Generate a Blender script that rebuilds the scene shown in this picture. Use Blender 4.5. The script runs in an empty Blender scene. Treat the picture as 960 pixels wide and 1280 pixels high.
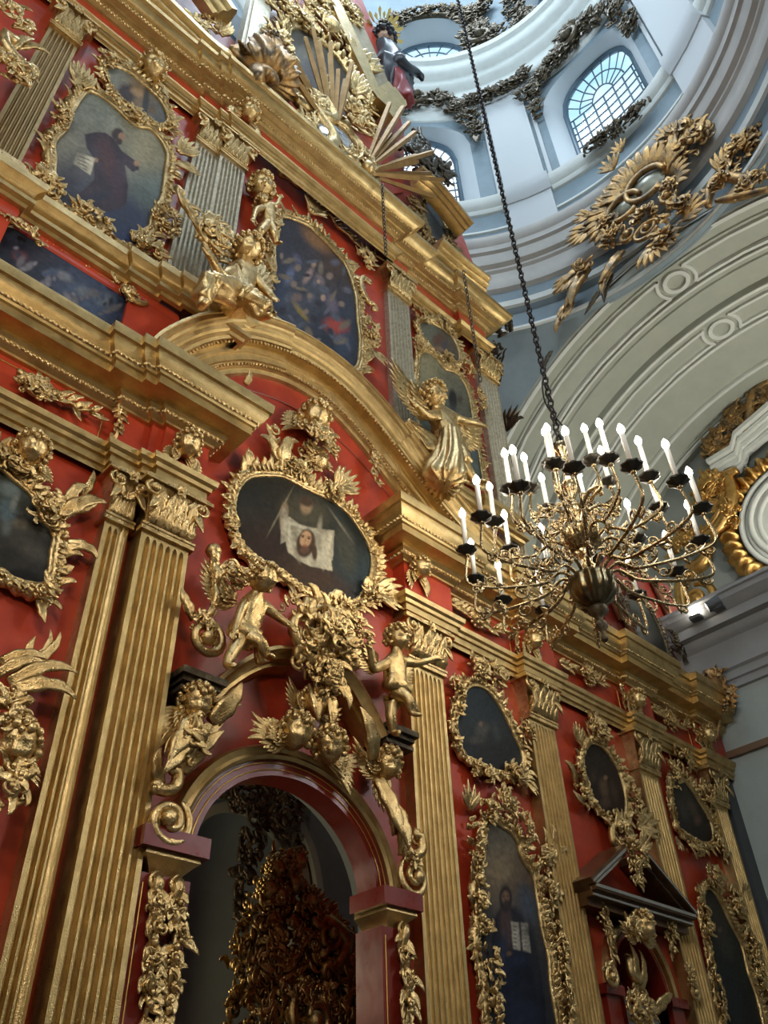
import bpy, math, random
import numpy as np
from mathutils import Vector, Matrix
random.seed(7)
PI = math.pi
sc = bpy.context.scene
COL = sc.collection

# ------------------------------------------------------------------ survey: the camera and where a sight line meets a real plane
YAW, PIT, ROL, FOC = 0.7780518, 0.70193283, -0.03908279, 1062.8476
_F = np.array([math.sin(YAW)*math.cos(PIT), math.cos(YAW)*math.cos(PIT), math.sin(PIT)])
_R0 = np.array([math.cos(YAW), -math.sin(YAW), 0.0]); _U0 = np.cross(_R0, _F)
_R = math.cos(ROL)*_R0 + math.sin(ROL)*_U0; _U = -math.sin(ROL)*_R0 + math.cos(ROL)*_U0
def ray(x, y): return _F*FOC + _R*(x-480) + _U*(640-y)
def W(x, y, Y=6.0):
    d = ray(x, y); d = d/d[1]*Y; return (d[0], d[2])          # point of the screen plane y=Y as (x, z)
def WX(x, y, X):
    d = ray(x, y); d = d/d[0]*X; return (d[1], d[2])
def WL(pts, Y=6.0): return [W(x, y, Y) for x, y in pts]
def PIXM(P):
    P = np.asarray(P, float); k = P@_F
    return 480+FOC*(P@_R)/k, 640-FOC*(P@_U)/k

# ------------------------------------------------------------------ materials
def newmat(name):
    m = bpy.data.materials.new(name); m.use_nodes = True
    nt = m.node_tree; nt.nodes.clear(); return m, nt
def N(nt, t, **kw):
    n = nt.nodes.new(t)
    for k, v in kw.items():
        if k in n.inputs: n.inputs[k].default_value = v
        else: setattr(n, k, v)
    return n
def mat(name, col, rough=.5, metal=0.0, col2=None, scale=6.0, bump=0.0, bscale=40.0, rvar=0.0, spec=.5, coat=0.0, stretch=None, attr=None):
    m, nt = newmat(name); L = nt.links.new
    out = N(nt, 'ShaderNodeOutputMaterial'); b = N(nt, 'ShaderNodeBsdfPrincipled')
    L(b.outputs[0], out.inputs[0])
    b.inputs['Metallic'].default_value = metal; b.inputs['Roughness'].default_value = rough
    b.inputs['Specular IOR Level'].default_value = spec; b.inputs['Coat Weight'].default_value = coat; b.inputs['Coat Roughness'].default_value = .25
    tc = N(nt, 'ShaderNodeTexCoord'); mp = N(nt, 'ShaderNodeMapping')
    L(tc.outputs['Object'], mp.inputs[0])
    if stretch: mp.inputs['Scale'].default_value = stretch
    c = (*col, 1)
    if attr:
        a = N(nt, 'ShaderNodeVertexColor'); a.layer_name = attr
        nz = N(nt, 'ShaderNodeTexNoise'); nz.inputs['Scale'].default_value = scale; nz.inputs['Detail'].default_value = 6
        L(mp.outputs[0], nz.inputs['Vector'])
        mx = N(nt, 'ShaderNodeMix', data_type='RGBA', blend_type='OVERLAY'); mx.inputs[0].default_value = .55
        L(a.outputs[0], mx.inputs[6]); L(nz.outputs[0], mx.inputs[7]); L(mx.outputs[2], b.inputs['Base Color'])
    elif col2:
        nz = N(nt, 'ShaderNodeTexNoise'); nz.inputs['Scale'].default_value = scale; nz.inputs['Detail'].default_value = 5; nz.inputs['Roughness'].default_value = .65
        L(mp.outputs[0], nz.inputs['Vector'])
        rp = N(nt, 'ShaderNodeValToRGB'); rp.color_ramp.elements[0].color = c; rp.color_ramp.elements[1].color = (*col2, 1)
        rp.color_ramp.elements[0].position = .36; rp.color_ramp.elements[1].position = .64
        L(nz.outputs[0], rp.inputs[0]); L(rp.outputs[0], b.inputs['Base Color'])
    else: b.inputs['Base Color'].default_value = c
    if rvar:
        n2 = N(nt, 'ShaderNodeTexNoise'); n2.inputs['Scale'].default_value = scale*2.3; L(mp.outputs[0], n2.inputs['Vector'])
        mr = N(nt, 'ShaderNodeMapRange'); mr.inputs[1].default_value = .3; mr.inputs[2].default_value = .7
        mr.inputs[3].default_value = max(.05, rough-rvar); mr.inputs[4].default_value = rough+rvar
        L(n2.outputs[0], mr.inputs[0]); L(mr.outputs[0], b.inputs['Roughness'])
    if bump:
        n3 = N(nt, 'ShaderNodeTexNoise'); n3.inputs['Scale'].default_value = bscale; n3.inputs['Detail'].default_value = 3
        L(mp.outputs[0], n3.inputs['Vector'])
        bp = N(nt, 'ShaderNodeBump'); bp.inputs['Strength'].default_value = bump; bp.inputs['Distance'].default_value = .02
        L(n3.outputs[0], bp.inputs['Height']); L(bp.outputs[0], b.inputs['Normal'])
    return m
def emit(name, col, s):
    m, nt = newmat(name); o = N(nt, 'ShaderNodeOutputMaterial'); e = N(nt, 'ShaderNodeEmission')
    e.inputs[0].default_value = (*col, 1); e.inputs[1].default_value = s; nt.links.new(e.outputs[0], o.inputs[0]); return m
GOLD = mat('carved_gold', (.76, .56, .27), .36, 1.0, (.46, .31, .13), 9, .35, 60, .1)
GOLDF = mat('flat_gold', (.66, .48, .215), .40, 1.0, (.48, .335, .14), 5, .25, 90, .08)
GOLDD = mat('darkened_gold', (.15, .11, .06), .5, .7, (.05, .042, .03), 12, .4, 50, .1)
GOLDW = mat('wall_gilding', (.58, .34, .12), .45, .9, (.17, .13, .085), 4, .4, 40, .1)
SILV = mat('grey_silver_leaf', (.62, .57, .44), .45, .8, (.42, .36, .25), 14, .3, 90, .1)
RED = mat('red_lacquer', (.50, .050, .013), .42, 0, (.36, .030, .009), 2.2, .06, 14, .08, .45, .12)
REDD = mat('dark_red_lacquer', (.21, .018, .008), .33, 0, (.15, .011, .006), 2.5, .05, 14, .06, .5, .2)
LINE = mat('thin_gold_line', (.75, .45, .14), .4, 1.0)
PLW = mat('white_plaster', (.72, .74, .69), .75, 0, (.66, .68, .63), 3, .1, 20)
PLB = mat('blue_grey_plaster', (.27, .34, .38), .8, 0, (.235, .30, .335), 2, .1, 20)
PLG = mat('grey_green_plaster', (.37, .40, .37), .8, 0, (.33, .36, .33), 2, .1, 20)
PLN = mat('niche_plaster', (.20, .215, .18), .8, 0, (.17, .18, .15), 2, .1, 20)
PLR = mat('beige_grey_moulding', (.60, .57, .52), .7, 0, (.53, .51, .47), 2, .1, 20)
IRON = mat('dark_iron', (.035, .03, .028), .45, .8)
BRASS = mat('chandelier_brass', (.47, .36, .20), .25, 1.0, (.25, .18, .09), 14, .1, 50, .08)
PANM = mat('dark_drip_pan', (.06, .055, .045), .35, .9)
WAX = mat('white_candle_tube', (.85, .82, .74), .5)
BULB = emit('bulb_glow', (1.0, .93, .80), 32)
WINF = mat('blue_grey_window_frame', (.10, .16, .21), .5)
STONE = mat('grey_stone_floor', (.20, .18, .16), .4, 0, (.13, .12, .11), 1.5)
DARK = mat('dark_void', (.015, .012, .01), .8)
GREYP = mat('dark_grey_paint', (.05, .055, .06), .5)
BRN = mat('pediment_brown', (.16, .085, .035), .3, .5, (.10, .05, .02), 5)
PSILV = mat('pediment_silver_edge', (.62, .58, .55), .25, 1.0)
CLOTHK = mat('painted_black_robe', (.02, .022, .03), .4); CLOTHR = mat('painted_red_robe', (.25, .02, .02), .4); SKIN = mat('painted_skin', (.42, .26, .16), .5)
PAINT = mat('oil_painting', (0, 0, 0), .5, 0, scale=16, attr='Col', bump=.1, bscale=55, rvar=.05, spec=.16)
def glassmat():
    m, nt = newmat('window_glass'); o = N(nt, 'ShaderNodeOutputMaterial'); t = N(nt, 'ShaderNodeBsdfTransparent'); g = N(nt, 'ShaderNodeBsdfGlossy')
    g.inputs['Roughness'].default_value = .1; t.inputs[0].default_value = (.93, .97, 1, 1)
    x = N(nt, 'ShaderNodeMixShader'); x.inputs[0].default_value = .06
    nt.links.new(t.outputs[0], x.inputs[1]); nt.links.new(g.outputs[0], x.inputs[2]); nt.links.new(x.outputs[0], o.inputs[0]); return m
GLASS = glassmat()
GLOSSG = mat('silvery_glass', (.55, .56, .58), .12, .6, (.30, .27, .24), 8)

# ------------------------------------------------------------------ mesh builder with a local frame (u along, v up, w out of the wall)
class MB:
    def __init__(s, O=(0, 0, 0), U=(1, 0, 0), V=(0, 0, 1), Wn=(0, -1, 0)):
        s.v = []; s.f = []; s.O = np.array(O, float); s.M = np.array([U, V, Wn], float)
    def add(s, vs, fs):
        b = len(s.v); s.v.extend(vs); s.f.extend([tuple(i+b for i in f) for f in fs])
    def world(s): return np.array(s.v, float)@s.M + s.O if s.v else np.zeros((0, 3))
    def build(s, name, m, parent=None, smooth=True, kind=None, label=None):
        P = s.world(); me = bpy.data.meshes.new(name)
        if parent is not None: o0 = np.array(parent_loc(parent))
        else:
            lo, hi = P.min(0), P.max(0); o0 = np.array([(lo[0]+hi[0])/2, (lo[1]+hi[1])/2, lo[2]])
        me.from_pydata((P-o0).tolist(), [], s.f); me.update()
        bm_fix(me)
        if smooth: me.polygons.foreach_set('use_smooth', [True]*len(me.polygons))
        if smooth == 'auto':
            me.set_sharp_from_angle(angle=math.radians(38))
        me.materials.append(m)
        o = bpy.data.objects.new(name, me); COL.objects.link(o)
        if parent is not None: o.parent = parent
        else: o.location = o0
        if kind: o['kind'] = kind
        if label: o['label'] = label
        return o
def bm_fix(me):
    import bmesh
    bm = bmesh.new(); bm.from_mesh(me); bmesh.ops.recalc_face_normals(bm, faces=bm.faces); bm.to_mesh(me); bm.free()
def parent_loc(p):
    l = Vector(p.location)
    while p.parent is not None:
        p = p.parent; l = l+Vector(p.location)
    return l
def tag(o, label, cat, group=None):
    o['label'] = label; o['category'] = cat
    if group: o['group'] = group
    return o
def thing(name, label, cat, loc, group=None):
    o = bpy.data.objects.new(name, None); o.empty_display_size = .1; COL.objects.link(o); o.location = loc
    return tag(o, label, cat, group)

def grid(m, rows, closed_u=False, cap=False):
    n = len(rows[0]); b = len(m.v)
    for r in rows: m.v.extend(r)
    for i in range(len(rows)-1):
        for j in range(n if closed_u else n-1):
            k = (j+1) % n
            m.f.append((b+i*n+j, b+i*n+k, b+(i+1)*n+k, b+(i+1)*n+j))
    if cap:
        m.f.append(tuple(b+j for j in range(n))[::-1]); m.f.append(tuple(b+(len(rows)-1)*n+j for j in range(n)))
def box(m, u0, u1, v0, v1, w0, w1):
    m.add([(u0, v0, w0), (u1, v0, w0), (u1, v1, w0), (u0, v1, w0), (u0, v0, w1), (u1, v0, w1), (u1, v1, w1), (u0, v1, w1)],
          [(0, 1, 2, 3), (4, 5, 6, 7), (0, 1, 5, 4), (1, 2, 6, 5), (2, 3, 7, 6), (3, 0, 4, 7)])
def tube(m, pts, rad, n=6, cap=True):
    P = np.array(pts, float); K = len(P)
    if not hasattr(rad, '__len__'): rad = [rad]*K
    T = np.gradient(P, axis=0); T /= (np.linalg.norm(T, axis=1)[:, None]+1e-9)
    a = np.array([0, 0, 1.]) if abs(T[0][2]) < .9 else np.array([1., 0, 0])
    rows = []
    nrm = np.cross(T[0], a); nrm /= np.linalg.norm(nrm)+1e-9
    for i in range(K):
        nrm = nrm-T[i]*(nrm@T[i]); nrm /= np.linalg.norm(nrm)+1e-9; bn = np.cross(T[i], nrm)
        rows.append([tuple(P[i]+rad[i]*(math.cos(2*PI*j/n)*nrm+math.sin(2*PI*j/n)*bn)) for j in range(n)])
    grid(m, rows, True, cap)
def ball(m, c, r, n=8, k=5):
    if not hasattr(r, '__len__'): r = (r, r, r)
    b = len(m.v); m.v.append((c[0], c[1]+r[1], c[2]))
    for i in range(1, k):
        th = PI*i/k
        for j in range(n):
            ph = 2*PI*j/n; m.v.append((c[0]+r[0]*math.sin(th)*math.cos(ph), c[1]+r[1]*math.cos(th), c[2]+r[2]*math.sin(th)*math.sin(ph)))
    m.v.append((c[0], c[1]-r[1], c[2])); e = len(m.v)-1
    for j in range(n):
        m.f.append((b, b+1+j, b+1+(j+1) % n)); m.f.append((e, e-1-j, e-1-(j+1) % n))
    for i in range(k-2):
        for j in range(n):
            q = b+1+i*n; m.f.append((q+j, q+(j+1) % n, q+n+(j+1) % n, q+n+j))
def lathe(m, prof, c=(0, 0), n=20, ripple=0, nr=0, cap=True):   # prof (r, v); revolves about the v axis
    rows = []
    for r, v in prof:
        rows.append([(c[0]+r*(1+ripple*math.cos(nr*2*PI*j/n))*math.cos(2*PI*j/n), v, c[1]+r*(1+ripple*math.cos(nr*2*PI*j/n))*math.sin(2*PI*j/n)) for j in range(n)])
    grid(m, rows, True, cap)
def leaf(m, u, v, a, L, Wd, k=0.0, h=.5, lobes=4, w0=0.0, n=11, tip=.5):
    x, y = u, v; rows = []; ds = L/(n-1)
    for i in range(n):
        t = i/(n-1); an = a+k*t*t
        hw = .5*Wd*(math.sin(PI*min(1, .16+.84*t)**.8)**.75 if t < 1 else .04)*(.74+.26*abs(math.cos(lobes*PI*t)))+.002
        w = w0+h*Wd*(math.sin(PI*t*.75)+tip*t**3); c, s = math.cos(an), math.sin(an); nx, ny = -s, c
        def P(q, z): return (x+nx*hw*q, y+ny*hw*q, w+z*hw)
        rows.append([P(-.85, -.35), P(-1, .25), P(-.5, .5), P(0, .12), P(.5, .5), P(1, .25), P(.85, -.35)])
        x += c*ds; y += s*ds
    grid(m, rows, True, True)
def scroll(m, u, v, r, a0, turns=1.4, cw=1, rad=.02, w0=.04, ballr=1.7, tail=0.0):
    pts, rr = [], []; n = int(16*turns)+2
    for i in range(n+1):
        t = i/n; an = a0+cw*2*PI*turns*t; q = r*(1-.86*t)
        pts.append((u+q*math.cos(an), v+q*math.sin(an), w0+.6*r*t*.5)); rr.append(rad*(1.25-.6*t)*(.5+.5*min(1, t*6)))
    tube(m, pts, rr, 6); ball(m, pts[-1], rad*ballr, 8, 5)
def cscroll(m, p0, p1, bulge, rad=.02, w0=.04, cw=1):
    # C shape between two points with a curl at each end
    p0 = np.array(p0, float); p1 = np.array(p1, float); d = p1-p0; L = np.linalg.norm(d)+1e-6; d /= L; nn = np.array([-d[1], d[0]])*cw
    pts, rr = [], []
    def curl(c, sgn):
        out = []
        for i in range(9):
            t = i/8; an = -PI/2*1+t*2*PI*.85; q = L*.16*(1-.75*t)
            out.append(c+d*sgn*q*math.cos(an)*-1 + nn*(L*.16+q*math.sin(an)))
        return out
    A = curl(p0, -1)[::-1]; B = curl(p1, 1)
    mid = [p0+d*L*t-nn*bulge*L*math.sin(PI*t) for t in np.linspace(0, 1, 11)][1:-1]
    S = A+mid+B; n = len(S)
    for i, p in enumerate(S):
        t = i/(n-1); pts.append((p[0], p[1], w0+rad*.8*math.sin(PI*t))); rr.append(rad*(.5+1.0*math.sin(PI*t)))
    tube(m, pts, rr, 6); ball(m, pts[0], rad*1.3, 6, 4); ball(m, pts[-1], rad*1.3, 6, 4)
def flower(m, u, v, r, w0=.04, n=6):
    for i in range(n):
        a = 2*PI*i/n; leaf(m, u, v, a, r, r*.75, 0, .4, 1, w0, 6, .6)
    ball(m, (u, v, w0+r*.28), r*.28, 8, 5)
def shell(m, u, v, r, a, w0=.03, n=9, spread=2.6):
    for i in range(n):
        q = a+spread*(i/(n-1)-.5); leaf(m, u, v, q, r*(.8+.2*math.cos(q-a)), r*spread/n*1.25, 0, .8, 1, w0, 7, .7)
    ball(m, (u, v, w0+r*.1), r*.2, 8, 5)
def cluster(m, u, v, ru, rv, n, s, seed=0, w0=.02, wh=.1, balls=.2):
    # dense rocaille carving: curled lobed leaves, small C scrolls and beads heaped inside an oval
    rg = random.Random(seed); n = int(n*1.5); s = s*.78
    for i in range(n):
        a = rg.uniform(0, 2*PI); q = math.sqrt(rg.random()); x = u+ru*q*math.cos(a); y = v+rv*q*math.sin(a)
        w = w0+wh*(1-q*q); z = rg.random()
        if z < balls: ball(m, (x, y, w+s*.15), (s*rg.uniform(.12, .26), s*rg.uniform(.12, .22), s*.18), 7, 4)
        elif z < balls+.30: scroll(m, x, y, s*rg.uniform(.25, .42), rg.uniform(0, 6), rg.uniform(.8, 1.2), rg.choice((-1, 1)), s*.095, w+s*.08, 1.5)
        else:
            b = rg.uniform(0, 2*PI) if q < .75 else a+rg.uniform(-1.3, 1.3)
            leaf(m, x-.25*s*math.cos(b), y-.25*s*math.sin(b), b, s*rg.uniform(.6, 1.15), s*rg.uniform(.34, .5), rg.choice((-1, 1))*rg.uniform(.9, 2.8), .5, rg.choice((1, 2)), w, 7, .8)
def smoothclosed(P, n):
    P = np.array(P, float); K = len(P); out = []
    seg = np.linalg.norm(np.roll(P, -1, 0)-P, axis=1); tot = seg.sum()
    for i in range(K):
        p0, p1, p2, p3 = P[i-1], P[i], P[(i+1) % K], P[(i+2) % K]; c = max(1, int(round(n*seg[i]/tot)))
        for j in range(c):
            t = j/c; out.append(.5*((2*p1)+(-p0+p2)*t+(2*p0-5*p1+4*p2-p3)*t*t+(-p0+3*p1-3*p2+p3)*t**3))
    return np.array(out)
def smoothopen(P, n=8):
    P = np.array(P, float); Q = np.vstack([2*P[0]-P[1], P, 2*P[-1]-P[-2]]); out = []
    for i in range(1, len(Q)-2):
        p0, p1, p2, p3 = Q[i-1], Q[i], Q[i+1], Q[i+2]
        for j in range(n):
            t = j/n; out.append(.5*((2*p1)+(-p0+p2)*t+(2*p0-5*p1+4*p2-p3)*t*t+(-p0+3*p1-3*p2+p3)*t**3))
    out.append(Q[-2]); return np.array(out)
def outward(C):
    T = np.roll(C, -1, 0)-np.roll(C, 1, 0); T /= np.linalg.norm(T, axis=1)[:, None]+1e-9
    A = .5*np.sum(C[:, 0]*np.roll(C[:, 1], -1)-np.roll(C[:, 0], -1)*C[:, 1])
    Nn = np.c_[T[:, 1], -T[:, 0]]
    return Nn if A > 0 else -Nn
def band(m, C, bw, h, ripple=.12, per=.09):
    Nn = outward(C); s = np.r_[0, np.cumsum(np.linalg.norm(np.diff(C, axis=0), axis=1))]
    prof = [(-.12, .0), (-.12, .35), (0, .6), (.12, .45), (.3, .55), (.55, 1.0), (.8, .65), (1.0, .3), (1.02, 0)]
    rows = []
    for i in range(len(C)):
        q = 1+ripple*math.sin(2*PI*s[i]/per)+.12*math.sin(2*PI*s[i]/(per*4.7)); rows.append([(C[i][0]+Nn[i][0]*bw*o*q, C[i][1]+Nn[i][1]*bw*o*q, h*z*(q if z > .5 else 1)) for o, z in prof])
    rows.append(rows[0]); grid(m, rows)
def fringe(m, C, off, L, Wd, step, seed=0, w0=.02, lean=.9, kc=1.2, skip=None):
    L *= .72; Wd *= .8; step *= .72
    rg = random.Random(seed); Nn = outward(C); d = np.linalg.norm(np.roll(C, -1, 0)-C, axis=1); acc = 0; sg = 1
    for i in range(len(C)):
        acc += d[i]
        if acc >= step:
            acc = 0
            if rg.random() < .08: sg = -sg
            p = C[i]+Nn[i]*off; a = math.atan2(Nn[i][1], Nn[i][0])+sg*lean*rg.uniform(.6, 1.2)
            z = rg.random()
            if z < .3: scroll(m, p[0], p[1], L*.36, a, 1.2, sg, L*.08, w0+L*.1)
            elif z < .42: ball(m, (p[0], p[1], w0+L*.2), L*.22, 7, 5)
            else: leaf(m, p[0], p[1], a, L*rg.uniform(.7, 1.35), Wd*rg.uniform(.8, 1.2), -sg*kc*rg.uniform(.4, 1.3), .5, rg.choice((1, 2, 3)), w0, 8, .9)
def strip(m, path, hw, h, w0=0):     # thin raised line
    P = np.array(path, float); T = np.gradient(P, axis=0); T /= np.linalg.norm(T, axis=1)[:, None]+1e-9
    grid(m, [[(p[0]-t[1]*q, p[1]+t[0]*q, w0+z) for q, z in ((-hw, 0), (-hw, h), (hw, h), (hw, 0))] for p, t in zip(P, T)])

# ------------------------------------------------------------------ painted panels
def inpoly(px, py, C):
    ins = np.zeros(px.shape, bool); x, y = C[:, 0], C[:, 1]; j = len(C)-1
    for i in range(len(C)):
        c = ((y[i] > py) != (y[j] > py)) & (px < (x[j]-x[i])*(py-y[i])/(y[j]-y[i]+1e-12)+x[i]); ins ^= c; j = i
    return ins
def painting(parent, outline, Y, bg, blobs, res=.022, label=None, seed=0, noise=.25):
    # bg: list of (pos, colour) anchors; blobs: (x, y, rx, ry, rot degrees, colour, softness) of the picture painted on the panel
    C = smoothclosed(WL(outline, Y), 120); Nn = outward(C); C = C+Nn*.015
    x0, z0 = C.min(0); x1, z1 = C.max(0); nx = int((x1-x0)/res)+2; nz = int((z1-z0)/res)+2
    X, Z = np.meshgrid(np.linspace(x0, x1, nx), np.linspace(z0, z1, nz))
    P = np.stack([X, np.full_like(X, Y), Z], -1).reshape(-1, 3); px, py = PIXM(P)
    wsum = 0; col = 0
    for (ax, ay), c in bg:
        w = 1/((px-ax)**2+(py-ay)**2+200)**1.3; wsum = wsum+w; col = col+w[:, None]*np.array(c)[None]
    col = col/wsum[:, None]
    rg = np.random.RandomState(seed); fld = 0
    for k in range(7):
        a = rg.uniform(0, PI, 2); fq = .04*(1.6**k); ph = rg.uniform(0, 6, 3)
        fld = fld+np.sin((px*math.cos(a[0])+py*math.sin(a[0]))*fq+ph[0]+1.5*np.sin((px*math.cos(a[1])+py*math.sin(a[1]))*fq*1.3+ph[1]))/(1.25**k)
    col = col*(1+noise*.35*fld)[:, None]
    for bl in blobs:
        if bl[0] == 'poly':
            pp = np.array(bl[1], float); ac = 0
            for ox, oy in ((-.5, -.5), (.5, -.5), (-.5, .5), (.5, .5), (0, 0)): ac = ac+inpoly(px+ox, py+oy, pp)/5.
            col = col*(1-ac)[:, None]+np.array(bl[2])[None]*(ac*(1+.25*fld))[:, None]; continue
        bx, by, rx, ry, rot, c, soft = bl
        a = math.radians(rot); dx, dy = px-bx, py-by; u = dx*math.cos(a)+dy*math.sin(a); v = -dx*math.sin(a)+dy*math.cos(a)
        d = np.sqrt((u/rx)**2+(v/ry)**2)+.04*soft*fld; w = np.clip((1+soft-d)/(2*soft+1e-6), 0, 1); w = w*w*(3-2*w)
        col = col*(1-w)[:, None]+np.array(c)[None]*w[:, None]
    col = np.clip(col, 0.002, 1)
    ins = inpoly(X, Z, C); q = ins[:-1, :-1] | ins[1:, :-1] | ins[:-1, 1:] | ins[1:, 1:]
    ii, jj = np.nonzero(q); f = np.stack([ii*nx+jj, ii*nx+jj+1, (ii+1)*nx+jj+1, (ii+1)*nx+jj], 1)
    used, inv = np.unique(f.ravel(), return_inverse=True); f = inv.reshape(-1, 4)
    V = P[used]-np.array(parent_loc(parent)); me = bpy.data.meshes.new('painting')
    # front sheet plus a thin backing so that the panel has a thickness
    nv = len(V); Vb = V.copy(); Vb[:, 1] += .02
    me.from_pydata(np.vstack([V, Vb]).tolist(), [], f.tolist()+(f[:, ::-1]+nv).tolist()); me.update()
    ca = me.color_attributes.new('Col', 'FLOAT_COLOR', 'POINT'); cc = np.ones((2*nv, 4)); cc[:nv, :3] = col[used]; cc[nv:, :3] = col[used]
    ca.data.foreach_set('color', cc.ravel()); me.materials.append(PAINT)
    o = bpy.data.objects.new('painting', me); COL.objects.link(o); o.parent = parent
    if label: o['label'] = label
    return o
def icon(label, loops, Y=5.96, bw=.11, L=.14, step=.055, h=.075, extras=None, seed=1, cat='icon', group=None, mt=None, ripple=.12):
    allp = np.vstack([WL(l[0], Y) for l in loops]); c = allp.mean(0)
    t = thing('framed_icon', label, cat, (c[0], Y, allp[:, 1].min()), group)
    for i, (ol, bg, bl, plab) in enumerate(loops):
        painting(t, ol, Y-.012, bg, bl, seed=seed+i, label=plab, res=.013)
        C = smoothclosed(WL(ol, Y), 170); m = MB((0, Y, 0)); band(m, C, bw, h, ripple); m.build('frame', mt or GOLD, t)
        m = MB((0, Y, 0)); fringe(m, C, bw*.75, L, L*.45, step, seed*13+i); 
        fringe(m, C, bw*.35, L*.5, L*.28, step*1.2, seed*17+i, h*.8)
        m.build('leaf_border', mt or GOLD, t)
    if extras:
        for e in extras: m = MB((0, Y, 0)); orn(m, e, Y); m.build(KN[e[0]], mt or GOLD, t)
    return t
KN = {'leaf': 'leaf', 'spray': 'leaf_spray', 'cl': 'leaf_cluster', 'scroll': 'scroll', 'c': 'scroll', 'shell': 'shell', 'fl': 'flower', 'ball': 'bead', 'vine': 'leafy_stem'}
def orn(m, e, Y):
    k = e[0]; u, v = W(e[1], e[2], Y)
    if k == 'leaf': leaf(m, u, v, math.radians(e[3]), e[4], e[5], e[6] if len(e) > 6 else 0, .5, 3, .03)
    elif k == 'spray':      # angle, length, n, spread deg
        for i in range(e[5]):
            q = i/(max(1, e[5]-1))-.5; leaf(m, u, v, math.radians(e[3]+e[6]*q), e[4]*(1-.5*abs(q)), e[4]*.26, -1.6*q, .5, 2, .03, 9, 1.2)
    elif k == 'cl': cluster(m, u, v, e[3], e[4], e[5], e[6], e[7] if len(e) > 7 else int(e[1]), .03, e[8] if len(e) > 8 else .1)
    elif k == 'scroll': scroll(m, u, v, e[3], math.radians(e[4]), e[5], e[6], e[3]*.2, .05)
    elif k == 'c':
        p1 = W(e[3], e[4], Y); cscroll(m, (u, v), p1, e[5], e[6] if len(e) > 6 else .03, .06, e[7] if len(e) > 7 else 1)
    elif k == 'shell': shell(m, u, v, e[4], math.radians(e[3]), .04, 9, e[5] if len(e) > 5 else 2.6)
    elif k == 'fl': flower(m, u, v, e[3], .05)
    elif k == 'ball': ball(m, (u, v, .05), e[3], 10, 7)
    elif k == 'vine':       # a stem along pixel points with leaves both sides
        P = smoothopen(WL(e[3], Y), 6) if e[3] else None
        rad = e[4]; ll = e[5]; rg = random.Random(int(e[1])); n = len(P)
        tube(m, [(p[0], p[1], .05+.02*math.sin(i)) for i, p in enumerate(P)], [rad*(1.2-.7*i/n) for i in range(n)], 6)
        T = np.gradient(P, axis=0); acc = 0
        for i in range(n):
            acc += np.linalg.norm(T[i])
            if acc > ll*.42:
                acc = 0
                for sg in (-1, 1):
                    if rg.random() < .85: leaf(m, P[i][0], P[i][1], math.atan2(T[i][1], T[i][0])+sg*rg.uniform(.5, 1.1), ll*rg.uniform(.6, 1.15), ll*.42, -sg*rg.uniform(.2, 1.4), .5, 2, .04, 8, .9)
                if rg.random() < .4: ball(m, (P[i][0], P[i][1], .09), ll*.16, 7, 5)

# ------------------------------------------------------------------ the building: floor, outer walls, arches, pendentives, drum, windows
CX, CY = 6.16, 3.43
def structure(m, name, mt, smooth='auto'):
    return m.build(name, mt, None, smooth, 'structure')
def offset_path(path, d):
    P = [np.array(p, float) for p in path]; out = []
    for i, p in enumerate(P):
        n = []
        if i > 0: t = P[i]-P[i-1]; t /= np.linalg.norm(t); n.append(np.array([t[1], -t[0]]))
        if i < len(P)-1: t = P[i+1]-P[i]; t /= np.linalg.norm(t); n.append(np.array([t[1], -t[0]]))
        if len(n) == 1: q = n[0]
        else:
            s = n[0]+n[1]; q = s/(s@s)*2 if s@s > 1e-3 else n[0]
            q = s/(1+n[0]@n[1])
        out.append(p+q*d)
    return out
def moulding(m, path, prof):         # path in plan (x, y) running with the wall on its left, profile (projection, z); m must have an identity frame
    rows = []
    for d, z in prof: rows.append([(p[0], p[1], z) for p in offset_path(path, d)])
    grid(m, rows)
def MI(): return MB((0, 0, 0), (1, 0, 0), (0, 1, 0), (0, 0, 1))

m = MI(); box(m, -9, 18.2, -9, 14, -1.75, -1.6); structure(m, 'floor', STONE)
m = MI(); box(m, -9.2, -9, -9, 14, -1.6, 16.4); structure(m, 'wall_left', PLG)
m = MI(); box(m, -9, 18.2, -9.2, -9, -1.6, 16.4); structure(m, 'wall_back', PLG)
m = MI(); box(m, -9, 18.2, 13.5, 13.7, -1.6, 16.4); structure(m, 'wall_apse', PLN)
m = MI(); box(m, 17.95, 18.2, -9, 14, -1.6, 16.4); structure(m, 'wall_lunette', PLG)
# ceiling plate around the drum
m = MI(); rows = []
for R_ in (6.3, 9, 22):
    rows.append([(CX+R_*math.cos(a), CY+R_*math.sin(a), 16.45) for a in np.linspace(0, 2*PI, 65)])
grid(m, rows); structure(m, 'ceiling', PLG)
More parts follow.
